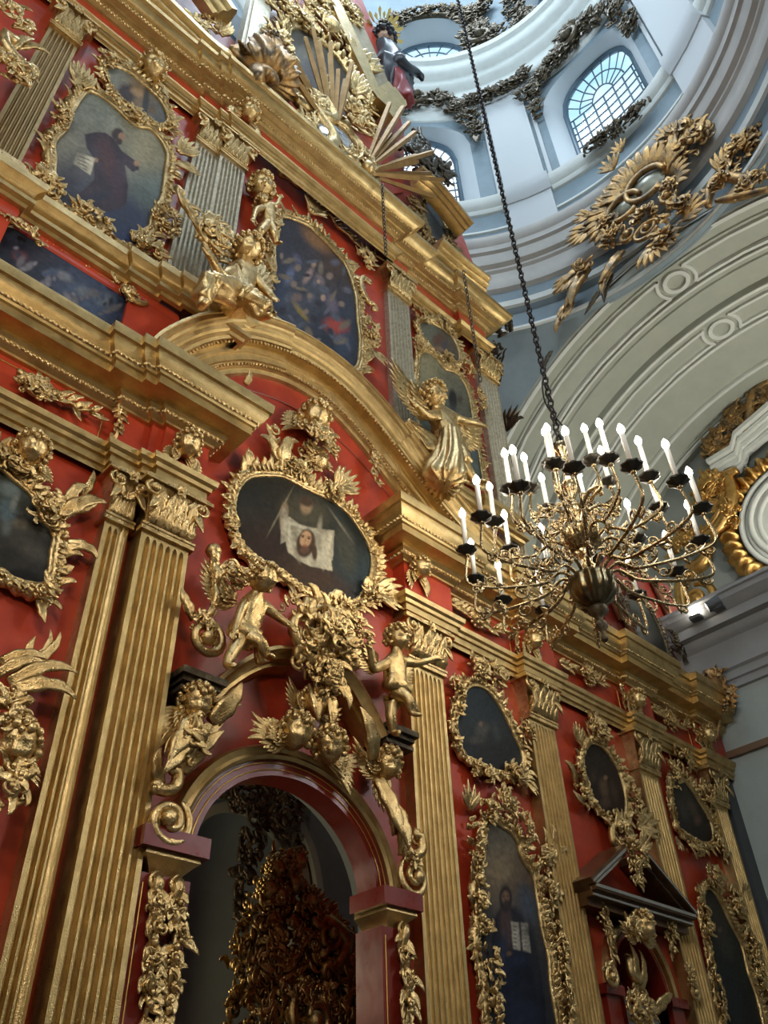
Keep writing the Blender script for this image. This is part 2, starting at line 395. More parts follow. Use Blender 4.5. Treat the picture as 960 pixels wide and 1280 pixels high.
# side wall under its cornice and the pier above, seen at the right
m = MI(); box(m, 13.6, 13.9, -9, 9.9, -1.6, 8.3); structure(m, 'wall_right', PLG)
m = MI()
moulding(m, [(13.6, 9.5), (13.6, -9)], [(-.01, 6.95), (.06, 6.97), (.06, 7.1), (.1, 7.12), (.1, 7.26), (.15, 7.3), (.15, 7.34), (.06, 7.36), (.06, 7.86), (.12, 7.9), (.18, 7.98), (.18, 8.04), (.32, 8.06), (.32, 8.24), (.36, 8.26), (.42, 8.36), (.46, 8.4), (.46, 8.5), (.5, 8.52), (.5, 8.58), (-4.4, 8.62)])
structure(m, 'trim_1', mat('side_cornice_grey', (.30, .30, .295), .75, 0, (.27, .27, .265), 2))
m = MI(); moulding(m, [(13.58, 5.9), (13.58, -9)], [(0, 5.84), (.05, 5.85), (.05, 5.96), (0, 5.97)]); structure(m, 'trim_2', mat('brown_rail', (.16, .09, .05), .5))

# barrel arches: profile (distance along the barrel from its dome face, radius)
ARCH = [(-.02, 7.0), (-.02, 6.86), (.04, 6.84), (.04, 6.66), (.0, 6.62), (.0, 6.52), (.06, 6.48), (.24, 6.48), (.26, 6.52), (.42, 6.52), (.44, 6.48), (.5, 6.48), (.52, 6.55),
        (1.28, 6.55), (1.3, 6.48), (1.36, 6.48), (1.38, 6.51), (1.52, 6.51), (1.54, 6.46), (1.62, 6.46), (1.66, 6.58), (1.98, 6.58), (2.0, 6.64), (2.3, 6.64), (2.32, 6.48), (2.4, 6.46), (2.5, 6.46), (2.52, 6.54),
        (3.22, 6.54), (3.24, 6.48), (3.32, 6.48), (3.34, 6.5), (3.5, 6.5), (3.52, 6.55), (4.6, 6.55), (4.62, 6.5), (4.7, 6.5), (4.72, 6.6), (5.4, 6.6), (5.42, 6.54), (5.5, 6.54), (5.52, 6.6), (5.85, 6.6)]
def barrel(name, f, mt):
    m = MI(); rows = []
    for d, r in ARCH: rows.append([f(d, r, a) for a in np.linspace(-.12, PI+.12, 73)])
    grid(m, rows); return structure(m, name, mt)
ARCHM = mat('soffit_plaster', (.43, .45, .385), .75, 0, (.39, .41, .35), 2, .1, 20)
side = lambda d, r, a: (12.1+d, CY+r*math.cos(a), 9.8+r*math.sin(a))
barrel('trim_3', side, ARCHM)
barrel('trim_4', lambda d, r, a: (CX+r*math.cos(a), 9.37+d, 9.8+r*math.sin(a)), ARCHM)
# white raised fillets and the round bosses of the coffered soffit
def soffit_lines(name, d0, d1, ring_c):
    m = MI(); rr = 6.5
    def ribbon(pts, hw=.045):      # pts: (d, angle) polyline on the soffit
        P = np.array([(d, a*rr) for d, a in pts]); T = np.gradient(P, axis=0); T /= np.linalg.norm(T, axis=1)[:, None]+1e-9
        rows = [[], [], [], []]
        for p, t in zip(P, T):
            for i, (q, r) in enumerate(((-hw, 6.56), (-hw*.8, 6.47), (hw*.8, 6.47), (hw, 6.56))): rows[i].append(side(p[0]-t[1]*q, r, (p[1]+t[0]*q)/rr))
        grid(m, rows)
    dm = (d0+d1)/2; ac = PI/2
    for rad, hw in ((.24, .035), (.285, .03)):
        ribbon([(dm+rad*math.cos(t), ac+rad*math.sin(t)/rr) for t in np.linspace(0, 2*PI, 33)], hw)
    for s in (-1, 1):
        gap = .44
        arc = [(dm+gap*math.sin(t), ac+s*gap*math.cos(t)/rr) for t in np.linspace(-.72, .72, 13)]
        e0 = arc[0][1]; e1 = arc[-1][1]
        far = [ac+s*(gap+.02+q)/rr for q in (.2, 1, 2, 3, 4.5, 6, 8)]
        ribbon([(d0, e0)]+[(d0, a) for a in far]); ribbon([(d1, e1)]+[(d1, a) for a in far])
        ribbon([(d0, e0)]+arc+[(d1, e1)])
    return m.build(name, PLW, None, 'auto', 'structure')
soffit_lines('trim_5', .6, 1.2, 0); soffit_lines('trim_6', 2.62, 3.14, 0)
m = MI()
for d, hw in ((.11, .05), (1.33, .03), (2.36, .04), (3.28, .04), (4.66, .045), (5.46, .045)):
    for a in [0]:
        rows = []
        for q, r in ((-hw, 6.5), (-hw, 6.44), (hw, 6.44), (hw, 6.5)): rows.append([side(d+q, r, t) for t in np.linspace(-.1, PI+.1, 73)])
        grid(m, rows)
structure(m, 'trim_7', PLW)

# pendentives: part of one sphere between the four arches
m = MI(); rows = []; RS = 8.8
for i in range(9):
    row = []
    for a in np.linspace(0, 2*PI, 145):
        c = max(abs(math.cos(a)), abs(math.sin(a))); lo = math.acos(min(1, 5.94/(RS*c))) if 5.94/(RS*c) < 1 else 0; hi = math.acos(6.12/RS)
        lo = min(lo, hi-.004); e = lo+(hi-lo)*i/8
        row.append((CX+RS*math.cos(e)*math.cos(a), CY+RS*math.cos(e)*math.sin(a), 9.8+RS*math.sin(e)))
    rows.append(row)
grid(m, rows); structure(m, 'wall_pendentive', PLB, True)
# spandrel face of the side arch
m = MI()
rows = [[(12.1, CY+7.0*math.cos(a), 9.8+7.0*math.sin(a)) for a in np.linspace(0, PI, 60)], [(12.1, CY+6.8*math.cos(a), 9.8+6.8*math.sin(a)) for a in np.linspace(0, PI, 60)]]
grid(m, rows); structure(m, 'trim_8', PLR)

def ringprof(name, prof, mt, a0=-180, a1=180, n=145, smooth='auto', cap=False):
    m = MI(); rows = []
    for r, z in prof: rows.append([(CX+r*math.cos(math.radians(a)), CY+r*math.sin(math.radians(a)), z) for a in np.linspace(a0, a1, n)])
    grid(m, rows)
    return structure(m, name, mt, smooth)
# great ring of mouldings over the arches (reads beige at its top, blue grey bands, white fillets)
ringprof('trim_9', [(6.2, 16.1), (6.02, 16.12), (6.02, 16.3), (6.08, 16.34), (6.14, 16.4), (6.14, 16.9), (6.05, 16.95), (6.0, 17.05), (5.98, 17.2), (6.05, 17.25), (6.12, 17.3), (6.12, 17.85), (6.05, 17.9)], PLB)
ringprof('trim_10', [(6.0, 16.1), (5.96, 16.14), (5.96, 16.22), (6.0, 16.26)], PLW)
ringprof('trim_11', [(6.02, 17.0), (5.95, 17.03), (5.93, 17.2), (6.0, 17.25), (6.05, 17.27)], PLW)
ringprof('trim_12', [(6.12, 17.8), (6.0, 17.86), (5.96, 18.0), (5.96, 18.1), (6.02, 18.14), (6.02, 18.5), (5.95, 18.56), (5.95, 18.64), (5.84, 18.7), (5.8, 18.85), (5.8, 19.05), (5.72, 19.1), (5.72, 19.3), (5.66, 19.36), (5.62, 19.5), (5.62, 19.62), (6.3, 19.7)], PLR)
# pedestal zone, wall between and behind the windows, upper zones
ringprof('wall_drum', [(6.15, 19.6), (6.15, 21.5)], PLB)
PEDP = [(6.16, 21.42), (6.08, 21.45), (6.04, 21.52), (6.04, 21.6), (5.96, 21.66), (5.92, 21.76), (5.9, 21.9), (5.9, 22.0), (6.2, 22.05)]
ringprof('trim_13', PEDP, PLW)
ringprof('trim_14', [(6.16, 20.55), (6.09, 20.57), (6.09, 20.65), (6.16, 20.67)], PLW)
ringprof('trim_15', [(6.2, 27.3), (6.1, 27.35), (6.05, 27.5), (6.05, 27.9), (5.95, 28.0), (5.9, 28.2), (5.9, 28.7), (5.8, 28.8), (5.7, 29.0), (5.7, 29.3), (5.58, 29.4), (5.5, 29.7), (5.5, 30.1), (5.4, 30.2), (5.4, 30.5), (6.2, 30.6)], PLW)
# windows of the drum
ZS, ZT = 22.0, 27.4
def cyl(r, a, z): a = math.radians(a); return (CX+r*math.cos(a), CY+r*math.sin(a), z)
def opening(ac, half, zs, zt, rise, q):        # height of the opening's edge at fraction q of the half width
    return zt-rise*(1-math.sqrt(max(0, 1-abs(q)**2.2)))
wins = [-1.5, 49.5, 100.5, 151.5, -157, -105.5, -53.5]; HW = 14.6
wn = 0
for wi, ac in enumerate(wins):
    nxt = wins[(wi+1) % 7]; 
    if nxt < ac: nxt += 360
    m = MI(); N_ = 24
    # wall to the next window
    a0, a1 = ac+HW, nxt-HW
    grid(m, [[cyl(6.15, a, z) for a in np.linspace(a0, a1, 10)] for z in (ZS, 24, 26, 28)])
    qs = np.linspace(-1, 1, N_+1)
    grid(m, [[cyl(6.15, ac+HW*q, opening(ac, HW, ZS, 27.1, 1.5, q)) for q in qs], [cyl(6.15, ac+HW*q, 28) for q in qs]])
    structure(m, 'wall_drum_%d' % (wi+1), PLB)
    # splayed reveal
    m = MI(); rows = []
    for r, hw, zs, zt in ((6.15, HW, ZS, 27.1), (6.3, HW*.86, ZS+.25, 27.15), (6.8, 10.4, 22.9, 27.35)):
        e = [cyl(r, ac-hw, zs)]+[cyl(r, ac+hw*q, opening(ac, hw, zs, zt, 1.5, q)) for q in qs]+[cyl(r, ac+hw, zs)]
        e += [cyl(r, ac+hw*q, zs) for q in (.5, 0, -.5)]+[e[0]]
        rows.append(e)
    grid(m, rows); structure(m, 'trim_%d' % (20+wi), mat('reveal_white', (.60, .64, .66), .8) if wi == 0 else bpy.data.materials['reveal_white'], True)
    # window: frame, glazing bars, glass
    hw, zs, zt = 10.4, 22.9, 27.35; r = 6.8
    fr = MI()
    def path_tube(pts, rad): tube(fr, pts, rad, 6)
    def top(q): return opening(ac, hw, zs, zt, 1.5, q)
    e = [cyl(r, ac-hw, zs)]+[cyl(r, ac+hw*q, top(q)) for q in qs]+[cyl(r, ac+hw, zs)]
    path_tube(e+[e[0]], .11)
    w = thing('window_%d' % (wi+1), '', '', cyl(r, ac, zs)); del w['label']; del w['category']; w['kind'] = 'structure'
    fr.build('window_frame', WINF, w)
    b = MI()
    zc = 25.4; hi_ = .62
    for q in np.linspace(-.857, .857, 7)[0:7]:
        tt = zc-.0 if abs(q) < .5 else zc+.0
        tube(b, [cyl(r, ac+hw*q, zs), cyl(r, ac+hw*q, min(tt, top(q)))], .025, 4)
    for z in np.linspace(zs+.5, zc, 6): tube(b, [cyl(r, ac+hw*q, z) for q in np.linspace(-.99, .99, 9)], .025, 4)
    for k in range(1, 10):
        t = PI*k/10; q = math.cos(t)
        tube(b, [cyl(r, ac+hw*q*f*.98, zc+(top(q)-zc)*f*(.35+.65*math.sin(t)) if f < 1 else top(q)) for f in ((.3, .65, 1) if k % 2 else (.3, .65, 1))], .022, 4)
    for f in (.3, .65):
        tube(b, [cyl(r, ac+hw*math.cos(t)*f, zc+(top(math.cos(t))-zc)*f*(.35+.65*math.sin(t))) for t in np.linspace(0, PI, 15)], .025, 4)
    b.build('glazing_bars', WINF, w)
    g = MI(); grid(g, [[cyl(r+.03, ac+hw*q, zs) for q in qs], [cyl(r+.03, ac+hw*q, top(q)) for q in qs]]); g.build('glass', GLASS, w)
# white piers with side strips between the windows
for i, (ac, hw) in enumerate(((22.8, 5.6), (-27.5, 6), (74, 5.6))):
    m = MI()
    for a0, a1, r in ((ac-hw, ac+hw, 5.98), (ac-hw-1.9, ac-hw-.9, 6.06), (ac+hw+.9, ac+hw+1.9, 6.06)):
        rows = []
        for a, rr in ((a0, 6.2), (a0, r), ((a0+a1)/2, r), (a1, r), (a1, 6.2)): rows.append([cyl(rr, a, z) for z in (22.0, 25, 27.5)])
        grid(m, rows)
    for a0, a1, r, z0, z1 in ((ac-hw-.8, ac+hw+.8, 5.84, 21.4, 22.08), (ac-hw-.4, ac+hw+.4, 5.98, 19.6, 21.45)):
        rows = []
        for a, rr in ((a0, 6.2), (a0, r), ((a0+a1)/2, r), (a1, r), (a1, 6.2)):
            if z0 > 21: rows.append([cyl(6.2, a, z0)]+[cyl(rr-q if rr < 6.1 else rr, a, z) for q, z in ((-.1, z0), (-.04, z0+.1), (0, z0+.2), (.04, z0+.35), (.04, z1-.05))]+[cyl(6.2, a, z1)])
            else: rows.append([cyl(rr, a, z) for z in (z0, z1)])
        grid(m, rows)
    structure(m, 'trim_%d' % (30+i), mat('pier_white', (.60, .62, .62), .8) if i == 0 else bpy.data.materials['pier_white'])
# upper drum with round openings, then the dome
m = MI(); oc = [(-3.5, 11.5), (41.5, 13.2), (86, 13), (131, 13), (176, 13), (-139, 13), (-94, 13), (-49, 13)]
ZO = 33.6; RZ = 2.3
na = 288
cols = np.linspace(-180, 180, na+1)
def hole(a):
    for c, h in oc:
        d = (a-c+180) % 360-180
        if abs(d) < h: return RZ*math.sqrt(1-(d/h)**2)
    return 0
lowr = [cyl(6.15, a, ZO-hole(a)) for a in cols]; upr = [cyl(6.15, a, ZO+hole(a)) for a in cols]
grid(m, [[cyl(6.15, a, 30.5) for a in cols], lowr]); grid(m, [upr, [cyl(6.15, a, 36.3) for a in cols]])
structure(m, 'wall_upper_drum', PLB)
m = MI()
for c, h in oc:
    rows = []
    for r, f, dz in ((6.15, 1, 0), (6.5, .93, 0), (7.0, .86, 0)):
        rows.append([cyl(r, c+h*f*math.cos(t), ZO+dz+RZ*f*math.sin(t)) for t in np.linspace(0, 2*PI, 41)])
    grid(m, rows)
structure(m, 'trim_40', bpy.data.materials['reveal_white'], True)
for k, (c, h) in enumerate(oc):
    w = thing('window_%d' % (8+k), '', '', cyl(7.0, c, ZO-RZ*.86)); del w['label']; del w['category']; w['kind'] = 'structure'
    f = MI(); tube(f, [cyl(7.0, c+h*.86*math.cos(t), ZO+RZ*.86*math.sin(t)) for t in np.linspace(0, 2*PI, 41)], .1, 6); f.build('window_frame', WINF, w)
    f = MI()
    for k2 in range(16):
        t = 2*PI*k2/16; tube(f, [cyl(7.0, c+h*.25*math.cos(t), ZO-.0+RZ*.25*math.sin(t)), cyl(7.0, c+h*.86*math.cos(t), ZO+RZ*.86*math.sin(t))], .025, 4)
    for q in (.25, .55): tube(f, [cyl(7.0, c+h*q*math.cos(t), ZO+RZ*q*math.sin(t)) for t in np.linspace(0, 2*PI, 33)], .03, 4)
    f.build('glazing_bars', WINF, w)
    g = MI(); grid(g, [[cyl(7.02, c+h*.86*q*math.cos(t), ZO+RZ*.86*q*math.sin(t)) for t in np.linspace(0, 2*PI, 33)] for q in (.02, 1)]); g.build('glass', GLASS, w)
ringprof('ceiling_dome', [(6.15*math.cos(e), 36.2+5.6*math.sin(e)) for e in np.linspace(0, 1.3, 12)], PLB, smooth=True)

# ------------------------------------------------------------------ the icon screen: red panelling
YW = 6.0
def wallcols(m, cols, y0, y1):        # cols: list of (x, zlow, zhigh) -> slab
    for (xa, la, ha), (xb, lb, hb) in zip(cols[:-1], cols[1:]):
        m.add([(xa, y0, la), (xb, y0, lb), (xb, y0, hb), (xa, y0, ha), (xa, y1, la), (xb, y1, lb), (xb, y1, hb), (xa, y1, ha)],
              [(0, 1, 2, 3), (4, 7, 6, 5), (0, 4, 5, 1), (3, 2, 6, 7), (1, 5, 6, 2), (0, 3, 7, 4)])
DX0, DX1, DZ = 3.56, 5.54, 2.28      # central arched passage
DC = (DX0+DX1)/2; DR = (DX1-DX0)/2; DRZ = .87
SX0, SX1, SZ = 9.2, 10.25, 2.0       # small arched niche
SC = (SX0+SX1)/2; SR = (SX1-SX0)/2; SRZ = .62
def arc_cols(c, r, z, rz, top, n=24): return [(c-r*math.cos(t), z+rz*math.sin(t), top) for t in np.linspace(0, PI, n+1)]
m = MI()
wallcols(m, [(-5, -1.6, 13.6), (DX0, -1.6, 13.6)], YW, YW+.14)
wallcols(m, arc_cols(DC, DR, DZ, DRZ, 13.6), YW, YW+.14)
wallcols(m, [(DX1, -1.6, 13.6), (6.3, -1.6, 13.6)], YW, YW+.14)
wallcols(m, [(6.3, -1.6, 6.9), (SX0, -1.6, 6.9)], YW, YW+.14)
wallcols(m, arc_cols(SC, SR, SZ, SRZ, 6.9), YW, YW+.14)
wallcols(m, [(SX1, -1.6, 6.9), (13.6, -1.6, 6.9)], YW, YW+.14)
wallcols(m, [(SX0, -1.6, 2.7), (SX1, -1.6, 2.7)], YW+.55, YW+.6)
wallcols(m, [(6.2, 6.8, 13.6), (9.15, 6.8, 13.6)], YW+.18, YW+.5)
structure(m, 'wall_front', RED, 'auto')
m = MI(); wallcols(m, [(13.3, -1.6, 6.2), (13.62, -1.6, 6.2)], YW-.12, YW+.14); structure(m, 'trim_50', GREYP)

# ---- fluted pilasters
def flutes(m, x0, x1, y, z0, z1, n, depth=.035, back=.15, edge=.035):
    w = (x1-x0-2*edge)/n; rows_z = [(z0, 1), (z1-.16, 1)]+[(z1-.16+.09*math.sin(t), max(.04, math.cos(t))) for t in np.linspace(.25, PI/2, 6)]
    rows = []
    for z, s in rows_z+[(z1, .0)]:
        r = [(x0, y+back, z), (x0, y, z)]
        for i in range(n):
            c = x0+edge+w*(i+.5); h = w*.36*s
            for t in np.linspace(0, PI, 6): r.append((c-h*math.cos(t), y+depth*math.sin(t)*s, z))
        r += [(x1, y, z), (x1, y+back, z)]; rows.append(r)
    grid(m, rows); b = len(m.v); 
def capital(par, x0, x1, y, z0, h, mt=GOLD, ymid=None, seed=0):
    w = x1-x0; xc = (x0+x1)/2
    m = MB((xc, y, z0))
    box(m, -w/2-.03, w/2+.03, -.03, .02, -.15, .04); tube(m, [(-w/2-.03, .03, .03), (w/2+.03, .03, .03)], .025, 6)
    rows = [];
    for v, o in ((.02, 0), (h*.5, .01), (h*.8, .05), (h*.86, .07)): rows.append([(-w/2-o, v, -.15), (-w/2-o, v, .02+o), (w/2+o, v, .02+o), (w/2+o, v, -.15)])
    grid(m, rows, cap=False)
    box(m, -w/2-.12, w/2+.12, h*.86, h*.93, -.15, .14); box(m, -w/2-.09, w/2+.09, h*.93, h, -.15, .11)
    m.build('capital', mt, par, 'auto')
    m = MB((xc, y, z0))
    for r, (v, L, n, wo) in enumerate(((.03, h*.46, 5, .02), (h*.27, h*.45, 4, .035), (.05, h*.3, 6, .05))):
        for i in range(n):
            u = -w/2+w*(i+.5)/n; leaf(m, u, v, PI/2+(u/w)*.25, L, w/n*1.15, 0, .42, 3, wo, 9, 1.3)
    for s in (-1, 1):
        scroll(m, s*(w/2+.0), h*.72, h*.17, PI/2, 1.5, -s, h*.035, .1); leaf(m, s*w*.1, h*.5, PI/2-s*.8, h*.45, h*.15, s*.9, .4, 2, .07, 8)
        leaf(m, s*w*.42, h*.62, -PI/2+s*.25, h*.42, h*.16, s*.4, .5, 3, .09, 8)
    flower(m, 0, h*.84, h*.14, .13)
    for q in np.linspace(-.8, .8, 7): ball(m, (q*w/2, h*.6-.09*h*(1-q*q)*2, .09), h*.035, 6, 4)
    m.build('acanthus_leaves', mt, par)
def pilaster(label, x0, x1, y, z0, z1, capz, n, mt=GOLDF, cmt=GOLD, group='fluted pilasters of the icon screen', nm='fluted_pilaster', back=None, depth=.045):
    t = thing(nm, label, 'pilaster', ((x0+x1)/2, y, z0), group)
    m = MI(); bk = (back or YW)-y
    flutes(m, x0, x1, y, z0, z1, n, depth, bk); m.build('shaft', mt, t, 'auto')
    m = MB(((x0+x1)/2, y, z0)); w = x1-x0
    for (o, v0, v1) in ((.09, -.0, .12), (.06, .12, .2), (.03, .2, .26)): box(m, -w/2-o, w/2+o, v0, v1, -.1, o)
    m.build('base', GOLD, t, 'auto')
    if capz: capital(t, x0, x1, y, z1, capz-z1, cmt)
    return t
GP = None
ZL = -1.6
def X(px, py, Y): return W(px, py, Y)[0]
pilaster('broad gold fluted pilaster in front at the left of the arched passage', X(179, 655, 5.75), X(236, 690, 5.75), 5.75, ZL, 4.93, 5.5, 6, depth=.048)
pilaster('narrow gold fluted pilaster set back at the left of the broad front pilaster', X(131, 652, 5.86), X(157, 668, 5.86)+.02, 5.86, ZL, 4.95, 5.5, 3, depth=.045)
t = thing('quarter_column', 'smooth gold round shaft tucked between the two left fluted pilasters', 'column', (2.52, 5.85, ZL))
m = MI(); rows = [[(2.48+.045*math.cos(a), 5.9-.045*math.sin(a), z) for a in np.linspace(0, PI, 9)] for z in (ZL, 1, 3, 4.95)]; grid(m, rows); m.build('shaft', GOLDF, t)
pilaster('gold fluted pilaster at the right of the arched passage, behind the standing winged child', X(520.6, 1020, 5.86), X(568, 1020, 5.86), 5.86, ZL, 4.93, 5.5, 7)
pilaster('gold fluted pilaster between the tall robed figure icon and the small pedimented niche', X(662, 900, 5.86), X(691, 905, 5.86)+.02, 5.86, ZL, 4.93, 5.5, 7)
pilaster('gold fluted pilaster at the right side of the small pedimented niche', X(797, 960, 5.86)+.03, X(823, 973, 5.86), 5.86, ZL, 4.93, 5.5, 6)
pilaster('last gold fluted pilaster at the far right end of the icon screen', X(892, 1003, 5.86)+.02, X(908, 1008, 5.86), 5.86, ZL, 4.93, 5.5, 5)
pilaster('gold fluted pilaster at the far left edge beyond the oval icon', -1.2, -.65, 5.75, ZL, 4.93, 5.5, 6)
# upper tier
GU = 'upper tier fluted pilasters'
pilaster('upper tier gold fluted pilaster at the top left corner', X(60, 36, 5.88), X(97, 60, 5.88), 5.88, 8.7, 12.1, 12.75, 6, SILV and mat('worn_gilding', (.50, .36, .17), .4, 1, (.42, .30, .14), 12), group=GU)
pilaster('upper tier silvery pilaster, the front one right of the seated evangelist icon', X(277, 185, 5.84), X(308, 204, 5.84), 5.84, 8.7, 12.15, 12.75, 6, SILV, group=GU)
pilaster('upper tier silvery pilaster set back beside the seated evangelist icon', X(246, 173, 5.9), X(275, 187, 5.9), 5.9, 8.7, 12.1, 12.75, 5, SILV, group=GU)
pilaster('upper tier silvery pilaster right of the large blue icon', X(484, 352, 5.9), X(511, 380, 5.9), 5.9, 8.7, 12.1, 12.72, 6, SILV, group=GU, back=6.18)
pilaster('upper tier silvery pilaster at the right end, beside the grey vault', X(598, 463, 6.08), X(622, 482, 6.08), 6.08, 7.0, 12.1, 12.7, 6, SILV, group=GU, back=6.18)

# ---- entablatures
def beads(m, path, d, z, r, step):
    P = offset_path(path, d)
    for a, b in zip(P[:-1], P[1:]):
        L = np.linalg.norm(b-a); n = int(L/step)
        for i in range(n):
            p = a+(b-a)*(i+.5)/n; ball(m, (p[0], p[1], z), (r, r, r*1.25), 6, 4)
ARP = [(0, 5.48), (0, 5.54), (.03, 5.545), (.03, 5.63), (.06, 5.635), (.065, 5.68), (.10, 5.70), (.11, 5.76), (0, 5.765)]
CRP = [(0, 6.24), (.035, 6.25), (.035, 6.28), (.09, 6.31), (.10, 6.36), (.13, 6.38), (.13, 6.42), (.30, 6.43), (.30, 6.53), (.325, 6.54), (.335, 6.57), (.39, 6.62), (.42, 6.69), (.42, 6.73), (.45, 6.74), (.46, 6.82), (.46, 6.86), (0, 6.9)]
def entablature(label, path, ap, cp, dz=0, dd=0, fz=(5.76, 6.26), bz=(6.3, .1), b2=(6.56, .35), mt=GOLDF, red=RED, group='entablatures of the icon screen'):
    t = thing('entablature', label, 'entablature', (sum(p[0] for p in path)/len(path), min(p[1] for p in path), ap[0][1]+dz), group)
    m = MI(); moulding(m, path, [(d, z+dz) for d, z in ap]); m.build('architrave', mt, t, 'auto')
    m = MI(); moulding(m, path, [(-.0, fz[0]+dz-.01), (0, fz[1]+dz+.01)]); m.build('frieze', red, t, 'auto')
    m = MI(); moulding(m, path, [(d, z+dz) for d, z in cp])
    m.build('cornice', mt, t, 'auto')
    m = MI()
    for b_ in (bz, b2): moulding(m, path, [(b_[1]-.012, b_[0]+dz+.01), (b_[1]+.008, b_[0]+dz+.03), (b_[1]-.012, b_[0]+dz+.05)])
    beads(m, path, bz[1], bz[0]+dz+.03, .02, .055)
    beads(m, path, b2[1], b2[0]+dz+.03, .02, .055); m.build('bead_moulding', GOLD, t)
    return t
entablature('heavy gold entablature at the left above the broad fluted pilaster', [(-5, 5.72), (.02, 5.72), (.02, 5.93), (2.2, 5.93), (2.2, 5.84), (2.5, 5.84), (2.5, 5.78), (2.62, 5.78), (2.62, 5.72), (3.13, 5.72), (3.13, 6.02)], ARP, CRP)
entablature('long gold entablature over the four right hand bays, running behind the chandelier', [(6.02, 6.02), (6.02, 5.8), (6.85, 5.8), (6.85, 5.93), (8.2, 5.93), (8.2, 5.82), (8.95, 5.82), (8.95, 5.93), (10.75, 5.93), (10.75, 5.82), (11.4, 5.82), (11.4, 5.93), (12.75, 5.93), (12.75, 5.82), (13.58, 5.82)], ARP, CRP)
UAP = [(0, 12.7), (0, 12.76), (.03, 12.77), (.03, 12.86), (.06, 12.87), (.07, 12.93), (.12, 12.96), (.12, 13.0), (0, 13.01)]
UCP = [(0, 13.42), (.04, 13.43), (.05, 13.47), (.09, 13.49), (.09, 13.54), (.16, 13.56), (.17, 13.6), (.25, 13.62), (.25, 13.68), (.3, 13.7), (.36, 13.76), (.38, 13.82), (.43, 13.84), (.44, 13.92), (0, 13.96)]
entablature('upper gold cornice running diagonally over the seated evangelist and large blue icons', [(-5, 5.93), (2.28, 5.93), (2.28, 5.86), (2.6, 5.86), (2.6, 5.8), (2.75, 5.8), (2.75, 5.74), (3.35, 5.74), (6.12, 5.74), (6.12, 6.18)], UAP, UCP, 0, 0, (13, 13.43), (13.48, .1), (13.64, .26), group='upper entablatures')
entablature('upper gold cornice, set back right end piece next to the grey vault', [(6.2, 6.0), (6.75, 6.0), (6.75, 6.12), (8.15, 6.12), (8.15, 6.02), (8.9, 6.02), (8.9, 6.3)], UAP, UCP, .0, 0, (13, 13.43), (13.48, .1), (13.64, .26), group='upper entablatures')
# pedestal course of the upper tier
PBP = [(0, 8.12), (.05, 8.13), (.06, 8.18), (.11, 8.2), (.11, 8.26), (.04, 8.28), (.04, 8.36), (.08, 8.38), (.1, 8.42), (.16, 8.46), (.16, 8.56), (.12, 8.6), (0, 8.62)]
t = thing('pedestal_course', 'gold and red stepped moulding under the upper pilasters, above the long dark blue panel', 'moulding', (.5, 5.9, 8.1))
pth = [(-5, 5.8), (.62, 5.8), (.62, 5.92), (1.95, 5.92), (1.95, 5.84), (2.3, 5.84), (2.3, 5.78), (2.55, 5.78), (2.55, 5.72), (3.3, 5.72), (3.3, 6.02)]
m = MI(); moulding(m, pth, PBP); m.build('cap_moulding', GOLDF, t, 'auto')
m = MI(); moulding(m, pth[:6]+[(2.55, 5.84), (2.55, 6.02)] if len(pth) > 10 else pth, [(0, 8.13), (.02, 8.05), (.02, 7.98), (0, 7.96), (-.02, 7.9), (-.02, 6.9)]); m.build('pedestal', RED, t, 'auto')
t = thing('pedestal_course', 'low gold base moulding of the upper tier behind the outstretched angel', 'moulding', (7.8, 6, 8.1))
pth = [(6.2, 6.0), (6.8, 6.0), (6.8, 6.12), (8.1, 6.12), (8.1, 6.02), (8.9, 6.02), (8.9, 6.3)]
m = MI(); moulding(m, pth, PBP[:1]+[(d, z) for d, z in PBP[1:]]); m.build('cap_moulding', GOLDF, t, 'auto')

# ---- arched pediment over the centre
def section_sweep(m, path, prof):     # path in (x, z), profile (inward, outward from wall); y = 6 - out
    P = np.array(path, float); T = np.gradient(P, axis=0); T /= np.linalg.norm(T, axis=1)[:, None]; Nn = np.c_[T[:, 1], -T[:, 0]]
    rows = [[(p[0]+n[0]*r, YW-w, p[1]+n[1]*r) for r, w in prof] for p, n in zip(P, Nn)]
    grid(m, rows, cap=True)
PED = [(2.12, 6.85), (2.3, 7.36), (2.68, 7.98), (3.08, 8.4), (3.5, 8.7), (4.1, 8.93), (4.75, 8.97), (5.3, 8.84), (5.85, 8.55), (6.35, 8.18), (6.9, 7.78), (7.55, 7.42), (8.1, 7.2)]
C = smoothopen(PED, 6)
PPR = [(0, -.02), (0, .46), (.035, .47), (.04, .45), (.09, .445), (.1, .41), (.13, .40), (.145, .37), (.19, .36), (.21, .33), (.25, .325), (.255, .31), (.29, .30), (.30, .16), (.345, .155), (.355, .17), (.39, .165), (.40, .14), (.48, .13), (.49, .10), (.55, .09), (.56, .06), (.62, .05), (.64, -.02)]
t = thing('arched_pediment', 'great gold segmental arch cornice over the oval icon, two gilded angels sitting on it', 'pediment', (4.7, 5.8, 7.0))
m = MI(); k = int(len(C)*.40); k2 = int(len(C)*.70)
section_sweep(m, C[:k+1], PPR)
section_sweep(m, C[k:k2+1], [(r, w-.03 if w > .1 else w) for r, w in PPR]); section_sweep(m, C[k2:], PPR); m.build('cornice', GOLDF, t, 'auto')
m = MI(); T = np.gradient(C, axis=0); T /= np.linalg.norm(T, axis=1)[:, None]; Nn = np.c_[T[:, 1], -T[:, 0]]
fine = smoothopen(PED, 22); Tf = np.gradient(fine, axis=0); sl = np.linalg.norm(Tf, axis=1); Tf /= sl[:, None]; acc = 0
